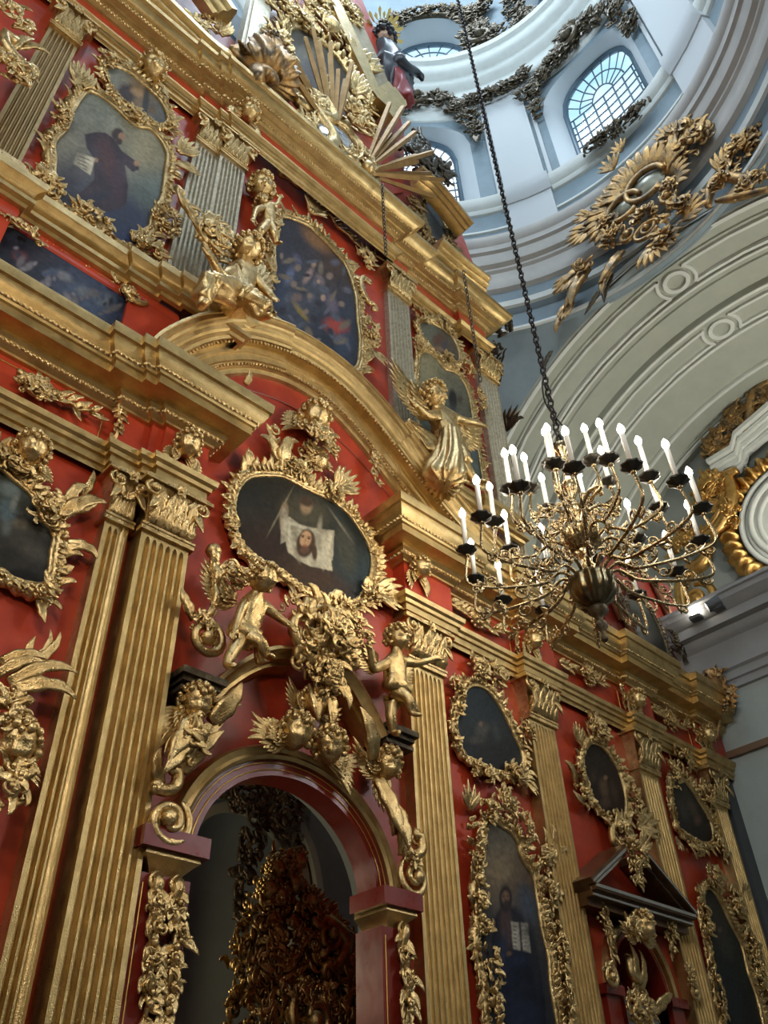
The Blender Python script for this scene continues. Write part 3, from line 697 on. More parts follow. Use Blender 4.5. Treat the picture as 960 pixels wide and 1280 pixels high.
for p, tt, s in zip(fine, Tf, sl):
    acc += s
    if acc > .055:
        acc = 0
        for r, w in ((.315, .25), (.535, .10)): ball(m, (p[0]+tt[1]*r, YW-w-.02, p[1]-tt[0]*r), .022, 6, 4)
m.build('bead_moulding', GOLD, t)

# ---- arched passage surround
t = thing('arched_doorway', 'red arched passage with gold archivolt and red imposts, dark altar room behind', 'doorway', (DC, 5.9, -1.6))
def arcband(m, c, z, prof, rz, n=40, a0=0, a1=PI):     # prof: (radius, out)
    rows = []
    for t_ in np.linspace(a0, a1, n): rows.append([(c-r*math.cos(t_), YW-w, z+(r+rz)*math.sin(t_)) for r, w in prof])
    grid(m, rows)
m = MI(); arcband(m, DC, DZ, [(DR-.02, -.14), (DR-.02, .12), (DR+.14, .12), (DR+.14, 0)], DRZ-DR); 
for a, b in ((DX0-.22, DX0), (DX1, DX1+.22)):
    wallcols(m, [(a, -1.6, DZ-.3), (b, -1.6, DZ-.3)], YW-.1, YW+.13)
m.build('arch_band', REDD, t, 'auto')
m = MI(); arcband(m, DC, DZ, [(DR+.12, .0), (DR+.12, .15), (DR+.15, .17), (DR+.18, .15), (DR+.23, .17), (DR+.26, .12), (DR+.27, 0)], DRZ-DR); m.build('archivolt', GOLDF, t, 'auto')
m = MI()
for r in (DR+.03, DR+.09):
    pts = [(DC-r*math.cos(a), YW-.125, DZ+(r+DRZ-DR)*math.sin(a)) for a in np.linspace(.0, PI, 40)]; tube(m, pts, .007, 4)
m.build('gold_lining', LINE, t)
for s, x0, x1 in ((-1, 3.02, 3.59), (1, 5.40, 5.88)):
    m = MI(); box(m, x0, x1, YW-.34, YW+.12, DZ-.1, DZ+.05); 
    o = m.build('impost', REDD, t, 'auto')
    m = MI(); xx = [x0+.02, x1-.02] 
    rows = []
    for d, z in ((.30, DZ-.1), (.31, DZ-.14), (.27, DZ-.17), (.22, DZ-.22), (.20, DZ-.27)): rows.append([(x0+.36-d, YW+.12, z), (x0+.36-d, YW-d, z), (x1-.36+d, YW-d, z), (x1-.36+d, YW+.12, z)])
    grid(m, rows); m.build('impost_moulding', GOLDF, o, 'auto')
    m = MI(); box(m, x0+.07, x1-.07, YW-.22, YW+.12, -1.6, DZ-.25); 
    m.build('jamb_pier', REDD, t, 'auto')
    m = MB((0, YW-.222, 0))
    for xa in (x0+.11, x1-.11): strip(m, [(xa, -1.4), (xa, 0), (xa, DZ-.32)], .006, .005)
    m.build('gold_lining', LINE, t)
# inner gold arch limbs carrying the children: a broken pediment over the passage
BR = [(3.40, 3.30), (3.52, 3.62), (3.72, 3.95), (3.97, 4.2), (4.2, 4.35)]
for s, path_, lab in ((-1, [(3.42, 3.52), (3.6, 3.78), (3.86, 4.06), (4.12, 4.25), (4.35, 4.33)], 'left limb of the gold broken arch under the seated winged child'),
                      (1, [(4.86, 4.46), (5.05, 4.36), (5.22, 4.22), (5.42, 3.98), (5.55, 3.8)], 'right limb of the gold broken arch ending under the standing winged child')):
    t = thing('broken_arch_limb', lab, 'moulding', (path_[0][0], 5.75, path_[0][1]-.3), 'broken arch limbs')
    P = smoothopen(path_, 8); m = MI(); section_sweep(m, P, [(-.02, -.02), (-.02, .3), (.02, .32), (.05, .26), (.09, .24), (.10, .16), (.13, .16), (.15, .10), (.17, -.02)]); m.build('curved_cornice', GOLDF, t, 'auto')
    bx, bz = (3.36, 3.62) if s < 0 else (5.72, 3.86); m = MI()
    for (h0, h1, w_, d_) in ((.0, .06, .22, .36), (-.05, 0, .19, .32), (-.09, -.05, .16, .27), (-.13, -.09, .19, .3)): box(m, bx-w_, bx+w_, YW-d_, YW+.05, bz+h0, bz+h1)
    m.build('bracket_block', GOLDD, t, 'auto')

# ---- red panel lines and frieze panels
m = MB((0, YW-.001, 0))
for x0, x1, z0, z1 in ((1.02, 2.1, -1, 4.6), (3.3, 6.0, 4.6, 8.6), (7.05, 8.2, -1, 5.3), (9.05, 10.75, -1, 5.3), (11.5, 12.8, -1, 5.3)):
    pass
strip(m, smoothopen([(p[0]+.0, p[1]-.98) for p in PED[3:10]], 6), .012, .012)
m.build('trim_51', mat('red_line', (.30, .05, .02), .3), None, True, 'structure')
m = MB((0, 5.928, 0))
for x0, x1 in ((.2, 2.05), (6.95, 8.12), (9.0, 10.65), (11.5, 12.65)):
    strip(m, [(x0, 5.84), (x0, 6.17), (x1, 6.17), (x1, 5.84), (x0, 5.84)][1:3], .006, .006); strip(m, [(x0, 5.84), (x0, 6.17)], .006, .006); strip(m, [(x1, 5.84), (x1, 6.17)], .006, .006)
m.build('trim_52', LINE, None, True, 'structure')

# ------------------------------------------------------------------ heads, wings, bodies
def unit(v): v = np.array(v, float); return v/np.linalg.norm(v)
def headframe(c, fwd=(.15, -1, -.3), roll=0):
    f = unit(fwd); up = np.array([math.sin(roll), 0, math.cos(roll)]); r = unit(np.cross(f, up)); u = np.cross(r, f)
    return dict(O=c, U=tuple(r), V=tuple(u), Wn=tuple(f))
def face(m, R, beard=False):
    rows = []
    for i in range(27):
        el = PI/2-PI*i/26; row = []
        for j in range(34):
            az = -PI+2*PI*j/34; A = abs(az); g = lambda x, s: math.exp(-(x/s)**2)
            r = 1+.30*g(az, .15)*(g(el+.2, .13)+.5*g(el+.02, .16))-.15*g(A-.38, .17)*g(el-.1, .13)+.05*g(A-.38, .1)*g(el-.1, .07)+.05*g(A-.35, .28)*g(el-.32, .1)
            r += .08*g(A-.62, .3)*g(el+.3, .25)+.06*g(az, .2)*(g(el+.47, .05)+g(el+.6, .05))-.05*g(az, .22)*g(el+.535, .03)+.09*g(az, .28)*g(el+.85, .16)+.09*g(A-1.5, .13)*g(el-.02, .22)
            x = math.cos(el)*math.sin(az)*.8; y = math.sin(el); z = math.cos(el)*math.cos(az)*.9
            if y < 0: x *= 1+.16*y; z *= 1+.05*y
            row.append((x*R*r, y*R*r, z*R*r))
        rows.append(row)
    grid(m, rows, True)
def hair(m, R, seed=0, long=False, low=.3):
    rg = random.Random(seed); n = 90
    for i in range(n):
        y = 1-2*(i+.5)/n; ph = i*2.39996; r = math.sqrt(1-y*y); x, z = r*math.cos(ph), r*math.sin(ph)
        az = math.atan2(x, z); el = math.asin(y)
        if el > .55+.25*math.cos(az*2)*0 or (abs(az) > 1.15 and el > -.55) or (long and abs(az) > .95 and el > -1.1):
            q = R*(1.0+rg.uniform(0, .1)); c = (x*q*.86, y*q, z*q*.92)
            ball(m, c, R*rg.uniform(.15, .23), 6, 4)
            if rg.random() < .5:
                k = R*.16; pts = [(c[0]+k*math.cos(a), c[1]+k*math.sin(a)*.8, c[2]+R*.1+k*.3*math.sin(a*2)) for a in np.linspace(0, 5, 9)]; tube(m, pts, R*.045, 4)
def wing(m, u, v, a, L, sgn=1, w0=.02, n=8, spread=1.3):
    for i in range(n):
        q = i/(n-1); leaf(m, u, v, a-sgn*spread*q, L*(1-.5*q), L*.2, sgn*.5, .25, 1, w0, 9, .4)
    for i in range(6):
        q = i/5; leaf(m, u, v, a-sgn*spread*.8*q, L*(.55-.2*q), L*.2, sgn*.4, .35, 1, w0+.02, 8, .5)
    for i in range(4):
        leaf(m, u, v, a-sgn*spread*.7*i/3, L*.3, L*.16, sgn*.3, .5, 1, w0+.035, 7, .5)
def addhead(t, c, R, fwd=(.15, -1, -.3), roll=0, mt=GOLD, seed=0, long=False, hmt=None):
    fr = headframe(c, fwd, roll); m = MB(**fr); face(m, R); h = m.build('head', mt, t)
    m = MB(**fr); hair(m, R, seed, long); o = m.build('hair', hmt or mt, h)
    return h
def cherub(label, px, py, Y, R, wings=((150, 1), (30, 1)), wl=2.6, fwd=(.15, -1, -.3), roll=0, mt=GOLD, group='winged cherub heads', tail=None, seed=0, frame=None):
    fwd = (-.55+fwd[0]*.9, -1, fwd[2]*1.2-.2); R = R*1.08
    if frame is None: x, z = W(px, py, Y); c = (x, Y, z); fb = dict(O=(x, Y+R*.5, z), U=(1, 0, 0), V=(0, 0, 1), Wn=(0, -1, 0))
    t = thing('winged_cherub_head', label, 'cherub head', (c[0], Y, c[2]-R*1.2), group)
    addhead(t, c, R, fwd, roll, mt, seed)
    for i, (a, s) in enumerate(wings):
        m = MB(**fb); ar = math.radians(a); wing(m, R*.45*math.cos(ar), -R*.5+R*.2*math.sin(ar), ar, R*wl, s, .0); m.build('wing', mt, t)
    if tail:
        m = MB((0, Y, 0))
        for e in tail: orn(m, e, Y)
        m.build('carved_leaves', mt, t)
    return t
def body(t, J, E_, mt, name='body', sub=2):      # J: name -> (xyz, radius); E_: edges from the pelvis outwards
    names = list(J); me = bpy.data.meshes.new(name); o0 = np.array(parent_loc(t))
    me.from_pydata([tuple(np.array(J[n][0])-o0) for n in names], [(names.index(a), names.index(b)) for a, b in E_], []); me.update()
    o = bpy.data.objects.new(name, me); COL.objects.link(o)
    sk = o.modifiers.new('s', 'SKIN'); sk.use_smooth_shade = True; sb = o.modifiers.new('b', 'SUBSURF'); sb.levels = sub; sb.render_levels = sub
    for i, n in enumerate(names):
        r = J[n][1]; me.skin_vertices[0].data[i].radius = (r, r) if not isinstance(r, tuple) else r; me.skin_vertices[0].data[i].use_root = (i == 0)
    dg = bpy.context.evaluated_depsgraph_get(); dg.update(); m2 = bpy.data.meshes.new_from_object(o.evaluated_get(dg))
    bpy.data.objects.remove(o); bpy.data.meshes.remove(me); m2.name = name; m2.materials.clear(); m2.materials.append(mt)
    m2.polygons.foreach_set('use_smooth', [True]*len(m2.polygons))
    o = bpy.data.objects.new(name, m2); COL.objects.link(o); o.parent = t
    return o
def fingers(J, E_, wrist, hand, s, dirn, key):
    # five unequal fingers from the end of a palm, the thumb from its side
    d = unit(dirn); side = unit(np.cross(d, (0, -1, .3))); curl = np.array([0, -.3, -.5])
    for i, (o, L) in enumerate(((-1.1, .62), (-.4, .85), (.3, .92), (1.0, .8))):
        b = np.array(hand)+side*o*s*.2; a = b+d*s*L*.5; c = a+unit(d+curl*.7)*s*L*.42
        J[key+'f%d' % i] = (a, s*.1); J[key+'g%d' % i] = (c, s*.075); E_ += [(key+'hand', key+'f%d' % i), (key+'f%d' % i, key+'g%d' % i)]
    mid = (np.array(wrist)*.35+np.array(hand)*.65); th = mid-side*s*.42+d*s*.15; J[key+'t'] = (th, s*.11); J[key+'u'] = (th+unit(d-side*.4)*s*.4, s*.08)
    E_ += [(key+'hand', key+'t'), (key+'t', key+'u')]
def figure(t, pj, Y, mt, s, fwd=(.2, -1, -.2), roll=0, headR=None, long=False, seed=0, hmt=None):
    # pj: joint -> (px, py, dY) where dY is how far the joint stands out of the plane Y
    P = {k: (lambda q: np.array([q[0], Y-v[2], q[1]]))(W(v[0], v[1], Y-v[2])) for k, v in pj.items()}
    R = headR or s*.5
    J = {'pelvis': (P['hip'], s*.42), 'belly': (P['hip']*.5+P['chest']*.5, s*.44), 'chest': (P['chest'], s*.44)}
    nk = P['chest']+(P['head']-P['chest'])*.5; J['neck'] = (nk, s*.2); J['skull'] = (P['chest']+(P['head']-P['chest'])*.85, s*.22)
    E_ = [('pelvis', 'belly'), ('belly', 'chest'), ('chest', 'neck'), ('neck', 'skull')]
    for k in ('l', 'r'):
        if k+'elbow' in P:
            sh = P['chest']+unit(P[k+'elbow']-P['chest'])*s*.5+np.array([0, 0, s*.18]); J[k+'sh'] = (sh, s*.25); J[k+'el'] = (P[k+'elbow'], s*.18); wr = P[k+'hand']-(P[k+'hand']-P[k+'elbow'])*.2
            J[k+'wr'] = (wr, s*.125); J[k+'hand'] = (P[k+'hand'], (s*.17, s*.09)); E_ += [('chest', k+'sh'), (k+'sh', k+'el'), (k+'el', k+'wr'), (k+'wr', k+'hand')]
            fingers(J, E_, wr, P[k+'hand'], s*.5, P[k+'hand']-P[k+'elbow'], k)
        if k+'knee' in P:
            hp = P['hip']+unit(P[k+'knee']-P['hip'])*s*.35; J[k+'hp'] = (hp, s*.34); J[k+'kn'] = (P[k+'knee'], s*.24); an = P[k+'foot']; cf = P[k+'knee']*.6+an*.4
            J[k+'cf'] = (cf, s*.23); J[k+'an'] = (an, s*.13); toe = an+np.array([s*.12 if k == 'r' else -s*.05, -s*.42, -s*.14]); J[k+'toe'] = (toe, (s*.15, s*.08))
            E_ += [('pelvis', k+'hp'), (k+'hp', k+'kn'), (k+'kn', k+'cf'), (k+'cf', k+'an'), (k+'an', k+'toe')]
    body(t, J, E_, mt); addhead(t, tuple(P['head']), R, fwd, roll, mt, seed, long, hmt)
    return P
def drape(t, P0, P1, r0, r1, nf=9, amp=.14, mt=GOLD, name='drapery', bend=None, n=16, flat=1.0):
    P0, P1 = np.array(P0, float), np.array(P1, float); ax = unit(P1-P0); a = unit(np.cross(ax, (0, 1, .01))); b = np.cross(ax, a); m = MI(); rows = []
    NV = nf*8; ph = P0[0]*7; Lh = np.linalg.norm(P1-P0)
    for i in range(-3, n+3):
        q = min(1, max(0, i/(n-1))); e = 0; cap = 1
        if i < 0: cap = math.sqrt(max(.02, 1-(i/3.2)**2)); e = i/3.2*r0*.5
        if i > n-1: k = (i-n+1)/3.2; cap = math.sqrt(max(.02, 1-k*k)); e = k*r1*.3
        c = P0+(P1-P0)*q+ax*e
        if bend is not None: c = c+np.array(bend)*math.sin(PI*q)
        r = (r0+(r1-r0)*q)*cap; row = []
        for j in range(NV):
            an = 2*PI*j/NV; tw = nf*an*.7+2.2*math.sin(2.3*q+an+ph)+ph; f = abs(math.sin(tw))**.6
            rr = r*(1-amp*1.3*(.5+.5*q)*f+.5*amp*math.sin(3*an+4*q))
            row.append(tuple(c+a*rr*math.cos(an)+b*rr*flat*math.sin(an)))
        rows.append(row)
    grid(m, rows, True, True); return m.build(name, mt, t)
def featherwing(t, base, ang, L, sgn, Y, mt=GOLD):
    m = MB((base[0], Y, base[2]), ); wing(m, 0, 0, math.radians(ang), L, sgn, .02, 11, 1.5); return m.build('wing', mt, t)

# ------------------------------------------------------------------ gilded figures
t = thing('winged_child_statue', 'gilded child statue seated on the left limb of the broken arch, one arm reaching right', 'statue', (3.62, 5.6, 3.8), 'gilded figures')
P = figure(t, dict(head=(329, 722, .2), chest=(315, 757, .03), hip=(303, 795, .05), lelbow=(302, 760, .12), lhand=(292, 790, .2), relbow=(345, 769, .1), rhand=(362, 782, .16),
    lknee=(325, 800, .22), lfoot=(335, 822, .2), rknee=(292, 812, .2), rfoot=(282, 832, .24)), 5.62, GOLD, .26, (.5, -1, -.45), .1, .15, seed=3)
drape(t, P['hip']+np.array([-.10, -.02, .05]), P['hip']+np.array([.10, -.05, -.03]), .115, .125, 6, .14, flat=1, name='loincloth'); q9 = P['hip']+np.array([.12, -.06, 0]); drape(t, q9, q9+np.array([.10, .03, -.2]), .05, .07, 5, .2, name='cloth_end')
featherwing(t, P['chest']+np.array([-.1, .1, .1]), 150, .5, -1, 5.78)
t = thing('winged_child_statue', 'gilded child statue standing in front of the fluted pilaster, arms spread, on a bracket', 'statue', (5.62, 5.6, 3.92), 'gilded figures')
P = figure(t, dict(head=(497, 798, .08), chest=(492, 832, .03), hip=(494, 862, .05), lelbow=(466, 838, .12), lhand=(462, 808, .2), relbow=(520, 830, .1), rhand=(545, 823, .2),
    lknee=(488, 893, .08), lfoot=(492, 917, .06), rknee=(512, 875, .22), rfoot=(515, 893, .2)), 5.62, GOLD, .26, (-.1, -1, -.5), -.1, .15, seed=5)
drape(t, P['hip']+np.array([-.10, -.02, .05]), P['hip']+np.array([.10, -.05, -.03]), .115, .125, 6, .14, flat=1, name='loincloth'); q9 = P['hip']+np.array([.12, -.06, 0]); drape(t, q9, q9+np.array([.10, .03, -.2]), .05, .07, 5, .2, name='cloth_end')
featherwing(t, P['chest']+np.array([-.1, .1, .1]), 165, .5, -1, 5.78); featherwing(t, P['chest']+np.array([.1, .1, .1]), 20, .45, 1, 5.8)
t = thing('angel_statue', 'large gilded angel seated on the left side of the great arch, holding a leafy branch', 'statue', (2.9, 5.4, 7.7), 'gilded figures')
P = figure(t, dict(head=(309, 312, .1), chest=(300, 344, .02), hip=(292, 375, .05), lelbow=(276, 345, .15), lhand=(262, 318, .2), relbow=(322, 352, .12), rhand=(337, 368, .2),
    lknee=(262, 352, .3), lfoot=(250, 385, .25), rknee=(312, 372, .3), rfoot=(325, 398, .3)), 5.42, GOLD, .40, (-.1, -1, -.6), .15, .21, True, 8)
drape(t, P['chest']+np.array([0, -.0, -.02]), P['hip']+np.array([0, -.02, -.02]), .2, .25, 6, .1, flat=.85, name='tunic')
drape(t, P['hip']+np.array([-.02, -.03, .0]), P['lknee'], .22, .15, 5, .16, name='skirt'); drape(t, P['hip'], P['rknee'], .22, .16, 5, .16, name='skirt')
drape(t, P['lknee'], P['lfoot']+np.array([0, 0, .15]), .13, .12, 5, .16, name='skirt'); drape(t, P['rknee'], P['rfoot']+np.array([0, 0, .15]), .14, .16, 6, .2, name='skirt')
m = MB((0, 5.3, 0)); orn(m, ('vine', 5, 0, [(262, 318), (250, 295), (235, 270), (222, 248)], .025, .3), 5.3); orn(m, ('cl', 262, 300, .22, .3, 26, .3, 4), 5.3); m.build('branch', GOLD, t)
featherwing(t, P['chest']+np.array([.1, .15, .1]), 100, 1.0, 1, 5.6)
t = thing('angel_statue', 'large gilded angel with swirling robe on the right slope of the great arch', 'statue', (6.9, 5.6, 7.7), 'gilded figures')
P = figure(t, dict(head=(541, 493, .1), chest=(552, 525, .02), hip=(562, 552, .05), lelbow=(533, 520, .15), lhand=(518, 505, .2), relbow=(575, 525, .12), rhand=(598, 530, .2),
    lknee=(565, 578, .25), lfoot=(562, 610, .2), rknee=(578, 580, .25), rfoot=(595, 603, .3)), 5.62, GOLD, .40, (.1, -1, -.5), -.2, .21, True, 9)
drape(t, P['chest']+np.array([0, -.0, .0]), P['hip']+np.array([0, -.02, -.05]), .21, .26, 7, .12, flat=.85, name='tunic')
drape(t, P['hip']+np.array([0, -.02, .0]), P['lfoot']+np.array([-.1, 0, .05]), .25, .32, 10, .2, name='robe'); drape(t, P['hip'], P['rknee'], .22, .16, 5, .16, name='skirt')
q0 = W(545, 560, 5.62); q1 = W(510, 528, 5.7); drape(t, (q0[0], 5.62, q0[1]), (q1[0], 5.7, q1[1]), .2, .13, 7, .25, name='cloak', flat=.5)
q0 = W(548, 600, 5.66); q1 = W(530, 575, 5.7); drape(t, (q0[0], 5.66, q0[1]), (q1[0], 5.7, q1[1]), .2, .2, 7, .25, name='cloak', flat=.5)
featherwing(t, P['chest']+np.array([-.15, .15, .15]), 150, 1.0, -1, 5.75); featherwing(t, P['chest']+np.array([.15, .12, .1]), 30, 1.0, 1, 5.7)
t = thing('crowning_statue', 'dark robed painted figure with a gold rayed halo on top of the icon screen', 'statue', (7.5, 6.3, 21.4))
Pc = {k: np.array([W(x, y, 6.3)[0], 6.3, W(x, y, 6.3)[1]]) for k, (x, y) in dict(head=(479, 51), chest=(484, 68), hip=(490, 92), hem=(498, 122)).items()}
addhead(t, tuple(Pc['head']), .36, (-.1, -.5, -1), 0, SKIN, 11, True, CLOTHK)
drape(t, Pc['chest']+np.array([0, 0, .2]), Pc['hip'], .42, .62, 7, .12, CLOTHK, 'robe', flat=.8); drape(t, Pc['hip'], Pc['hem'], .62, .5, 8, .14, CLOTHK, 'robe_skirt', flat=.8)
q0 = W(499, 92, 6.0); q1 = W(507, 124, 6.0); drape(t, (q0[0], 6.0, q0[1]), (q1[0], 6.0, q1[1]), .22, .36, 6, .2, CLOTHR, 'red_cloth', flat=.6)
h0, h1, h2 = [np.array([W(x, y, 5.9)[0], 5.9, W(x, y, 5.9)[1]]) for x, y in ((492, 72), (508, 86), (522, 90))]
body(t, {'a': (h0, .25), 'b': (h1, .17), 'c': (h2, .1), 'd': (h2+np.array([.22, 0, -.1]), .06), 'e': (h2+np.array([.24, 0, .08]), .05), 'f': (h2+np.array([.18, 0, -.26]), .05)}, [('a', 'b'), ('b', 'c'), ('c', 'd'), ('c', 'e'), ('c', 'f')], CLOTHK, 'sleeve_and_hand')
m = MB(tuple(Pc['head']+np.array([.0, .1, .35])), (.9, -.17, .4), (-.3, -.85, .42), (-.27, -.38, -.88))
for i in range(17):
    a = -.25+(PI+.5)*i/16; L = .72 if i % 2 == 0 else .6; d = (math.cos(a), math.sin(a)); nn = (-d[1], d[0])
    m.add([(d[0]*.35+nn[0]*.03, d[1]*.5+nn[1]*.03, .05), (d[0]*.5-nn[0]*.03, d[1]*.5-nn[1]*.03, .05), (d[0]*L-nn[0]*.05, d[1]*L-nn[1]*.05, .05), (d[0]*(L+.07), d[1]*(L+.07), .05), (d[0]*L+nn[0]*.05, d[1]*L+nn[1]*.05, .05),
           (d[0]*.5, d[1]*.5, -.03), (d[0]*L, d[1]*L, -.03)], [(0, 1, 2, 3, 4), (0, 5, 1), (1, 5, 6, 2), (2, 6, 3), (3, 6, 4), (4, 6, 5, 0)])
lathe_pts = None
m.build('halo_rays', mat('bright_gold', (.9, .62, .2), .35, 1), t, False)

# ------------------------------------------------------------------ icons
SKY = (.15, .155, .12)
O1 = [(107, 118), (117, 118), (133, 128), (147, 140), (160, 153), (173, 160), (187, 163), (200, 177), (207, 193), (205, 213), (200, 247), (190, 263), (185, 283), (177, 290), (170, 307), (158, 308), (143, 300), (133, 287), (117, 277), (100, 263), (80, 260), (67, 243), (67, 227), (68, 200), (68, 180), (83, 163), (90, 143)]
O1b = [(133, 88), (143, 85), (157, 90), (173, 102), (190, 117), (203, 133), (208, 150), (200, 157), (187, 152), (172, 140), (157, 131), (145, 120), (136, 105)]
icon('upper left gold framed icon of a seated dark robed writer, small picture above', [
    (O1, [((110, 130), (.17, .18, .14)), ((190, 190), (.24, .21, .12)), ((190, 240), (.10, .13, .12)), ((80, 170), (.16, .15, .11)), ((80, 240), (.03, .025, .04)), ((160, 290), (.02, .03, .09)), ((120, 265), (.03, .035, .07))],
     [(150, 265, 40, 18, 25, (.022, .026, .055), .5), ('poly', [(106, 168), (120, 165), (132, 166), (143, 174), (152, 188), (160, 194), (172, 203), (174, 212), (166, 215), (156, 206), (160, 232), (158, 256), (140, 264), (112, 262), (92, 262), (84, 250), (104, 238), (118, 224), (116, 196), (108, 184)], (.028, .016, .022)), (135, 200, 9, 26, -12, (.06, .022, .022), .6), (128, 180, 8, 8, 0, (.05, .022, .026), .6), (146, 232, 8, 22, -5, (.045, .018, .03), .6), (118, 248, 20, 6, -20, (.018, .016, .03), .6), (147, 168, 7.5, 8, 0, (.035, .02, .015), .25), (152, 171, 4.2, 5.4, 0, (.30, .17, .10), .25), (149, 177, 4, 4, 0, (.04, .022, .016), .3), (171, 204, 3.6, 4, 0, (.32, .19, .11), .25), (120, 200, 3, 3, 0, (.26, .15, .09), .3),
      ('poly', [(97, 190), (119, 198), (113, 219), (91, 204)], (.34, .31, .23)), (106, 198, 8, .7, 21, (.12, .11, .09), .3), (104, 202, 8, .7, 24, (.12, .11, .09), .3), (103, 206, 8, .7, 27, (.12, .11, .09), .3), (105, 211, 5, .7, 27, (.12, .11, .09), .3)], None),
    (O1b, [((145, 100), (.15, .155, .12)), ((195, 145), (.09, .09, .08)), ((170, 120), (.2, .13, .07))],
     [(157, 118, 12, 13, 10, (.03, .02, .02), .4), (172, 115, 9, 5, 20, (.30, .19, .10), .5), (182, 130, 4, 20, 5, (.03, .03, .03), .4), (190, 138, 5, 4, 0, (.12, .07, .03), .4)], None)],
    5.95, .14, .22, .075, .09, [('cl', 165, 148, .16, .14, 22, .17), ('spray', 97, 112, 100, .45, 7, 90), ('spray', 222, 192, 60, .4, 6, 90), ('spray', 220, 205, -10, .35, 5, 60), ('cl', 192, 85, .2, .2, 26, .2), ('cl', 55, 235, .18, .25, 30, .2), ('scroll', 45, 225, .13, 180, 1.3, 1),
     ('cl', 180, 315, .25, .2, 34, .22), ('cl', 112, 275, .25, .12, 26, .2), ('cl', 205, 280, .18, .3, 30, .2), ('spray', 190, 322, -40, .3, 4, 60), ('cl', 75, 150, .15, .2, 20, .18), ('cl', 130, 78, .15, .15, 14, .18), ('cl', 212, 165, .1, .15, 16, .16)], 1)
O2 = [(353, 273), (370, 277), (386, 285), (397, 295), (413, 311), (429, 330), (436, 346), (443, 370), (445, 397), (448, 430), (443, 460), (420, 455), (387, 432), (363, 417), (340, 390), (337, 363), (343, 340), (342, 312), (346, 300), (348, 284)]
icon('large gold framed dark blue icon above the great arch with small clustered figures', [
    (O2, [((370, 290), (.03, .028, .04)), ((420, 330), (.06, .035, .025)), ((350, 350), (.028, .035, .06)), ((430, 400), (.035, .043, .065)), ((400, 440), (.022, .028, .045)), ((380, 360), (.055, .06, .078))],
     [(395, 300, 20, 8, 40, (.20, .10, .04), .7), (420, 408, 14, 9, 20, (.30, .05, .04), .6), (376, 390, 14, 3, 50, (.22, .16, .05), .5), (385, 345, 4, 10, 30, (.28, .2, .18), .6), (400, 350, 8, 4, 60, (.18, .14, .15), .6), (362, 345, 5, 12, 20, (.10, .12, .2), .6), (415, 380, 6, 12, -20, (.12, .10, .14), .6), (370, 372, 7, 5, 0, (.16, .11, .10), .6), (404, 372, 3, 4, 0, (.34, .24, .18), .5),
      (392, 330, 3, 4, 0, (.3, .2, .15), .5), (372, 325, 4, 8, -30, (.09, .09, .14), .6), (430, 430, 10, 14, 10, (.035, .05, .085), .6), (350, 372, 6, 12, 0, (.04, .05, .09), .5)]+[(352+((i*37)%85), 320+((i*53)%115), 2.2+(i%3), 4+(i*7)%5, (i*41)%180, [(.20, .15, .12), (.10, .10, .13), (.15, .12, .09), (.03, .028, .04), (.08, .09, .12)][i%5], .5) for i in range(44)]+[(398, 352, 2, 2.6, 0, (.36, .25, .18), .4)], None)],
    5.97, .15, .24, .08, .09, [('cl', 330, 270, .25, .3, 34, .25), ('shell', 385, 268, 70, .32), ('vine', 3, 0, [(345, 215), (352, 222), (372, 235), (392, 250), (402, 262), (420, 285), (442, 305)], .05, .22), ('cl', 402, 262, .2, .18, 26, .2), ('cl', 345, 212, .15, .15, 16, .2),
     ('vine', 4, 0, [(318, 175), (330, 190), (340, 205)], .04, .2), ('cl', 455, 325, .18, .25, 30, .22), ('spray', 468, 320, 30, .4, 6, 120), ('cl', 460, 420, .15, .35, 34, .22), ('spray', 465, 440, -60, .35, 5, 80), ('cl', 325, 300, .16, .3, 22, .2), ('cl', 330, 345, .14, .25, 20, .2), ('c', 450, 350, 458, 385, .2, .035)], 2)
O3 = [(297, 613), (313, 598), (337, 596), (353, 598), (377, 610), (393, 618), (413, 627), (433, 643), (447, 661), (459, 683), (463, 707), (456, 733), (443, 750), (417, 752), (400, 742), (377, 734), (347, 712), (322, 699), (308, 688), (296, 668), (292, 640)]
FC = (.42, .26, .14)
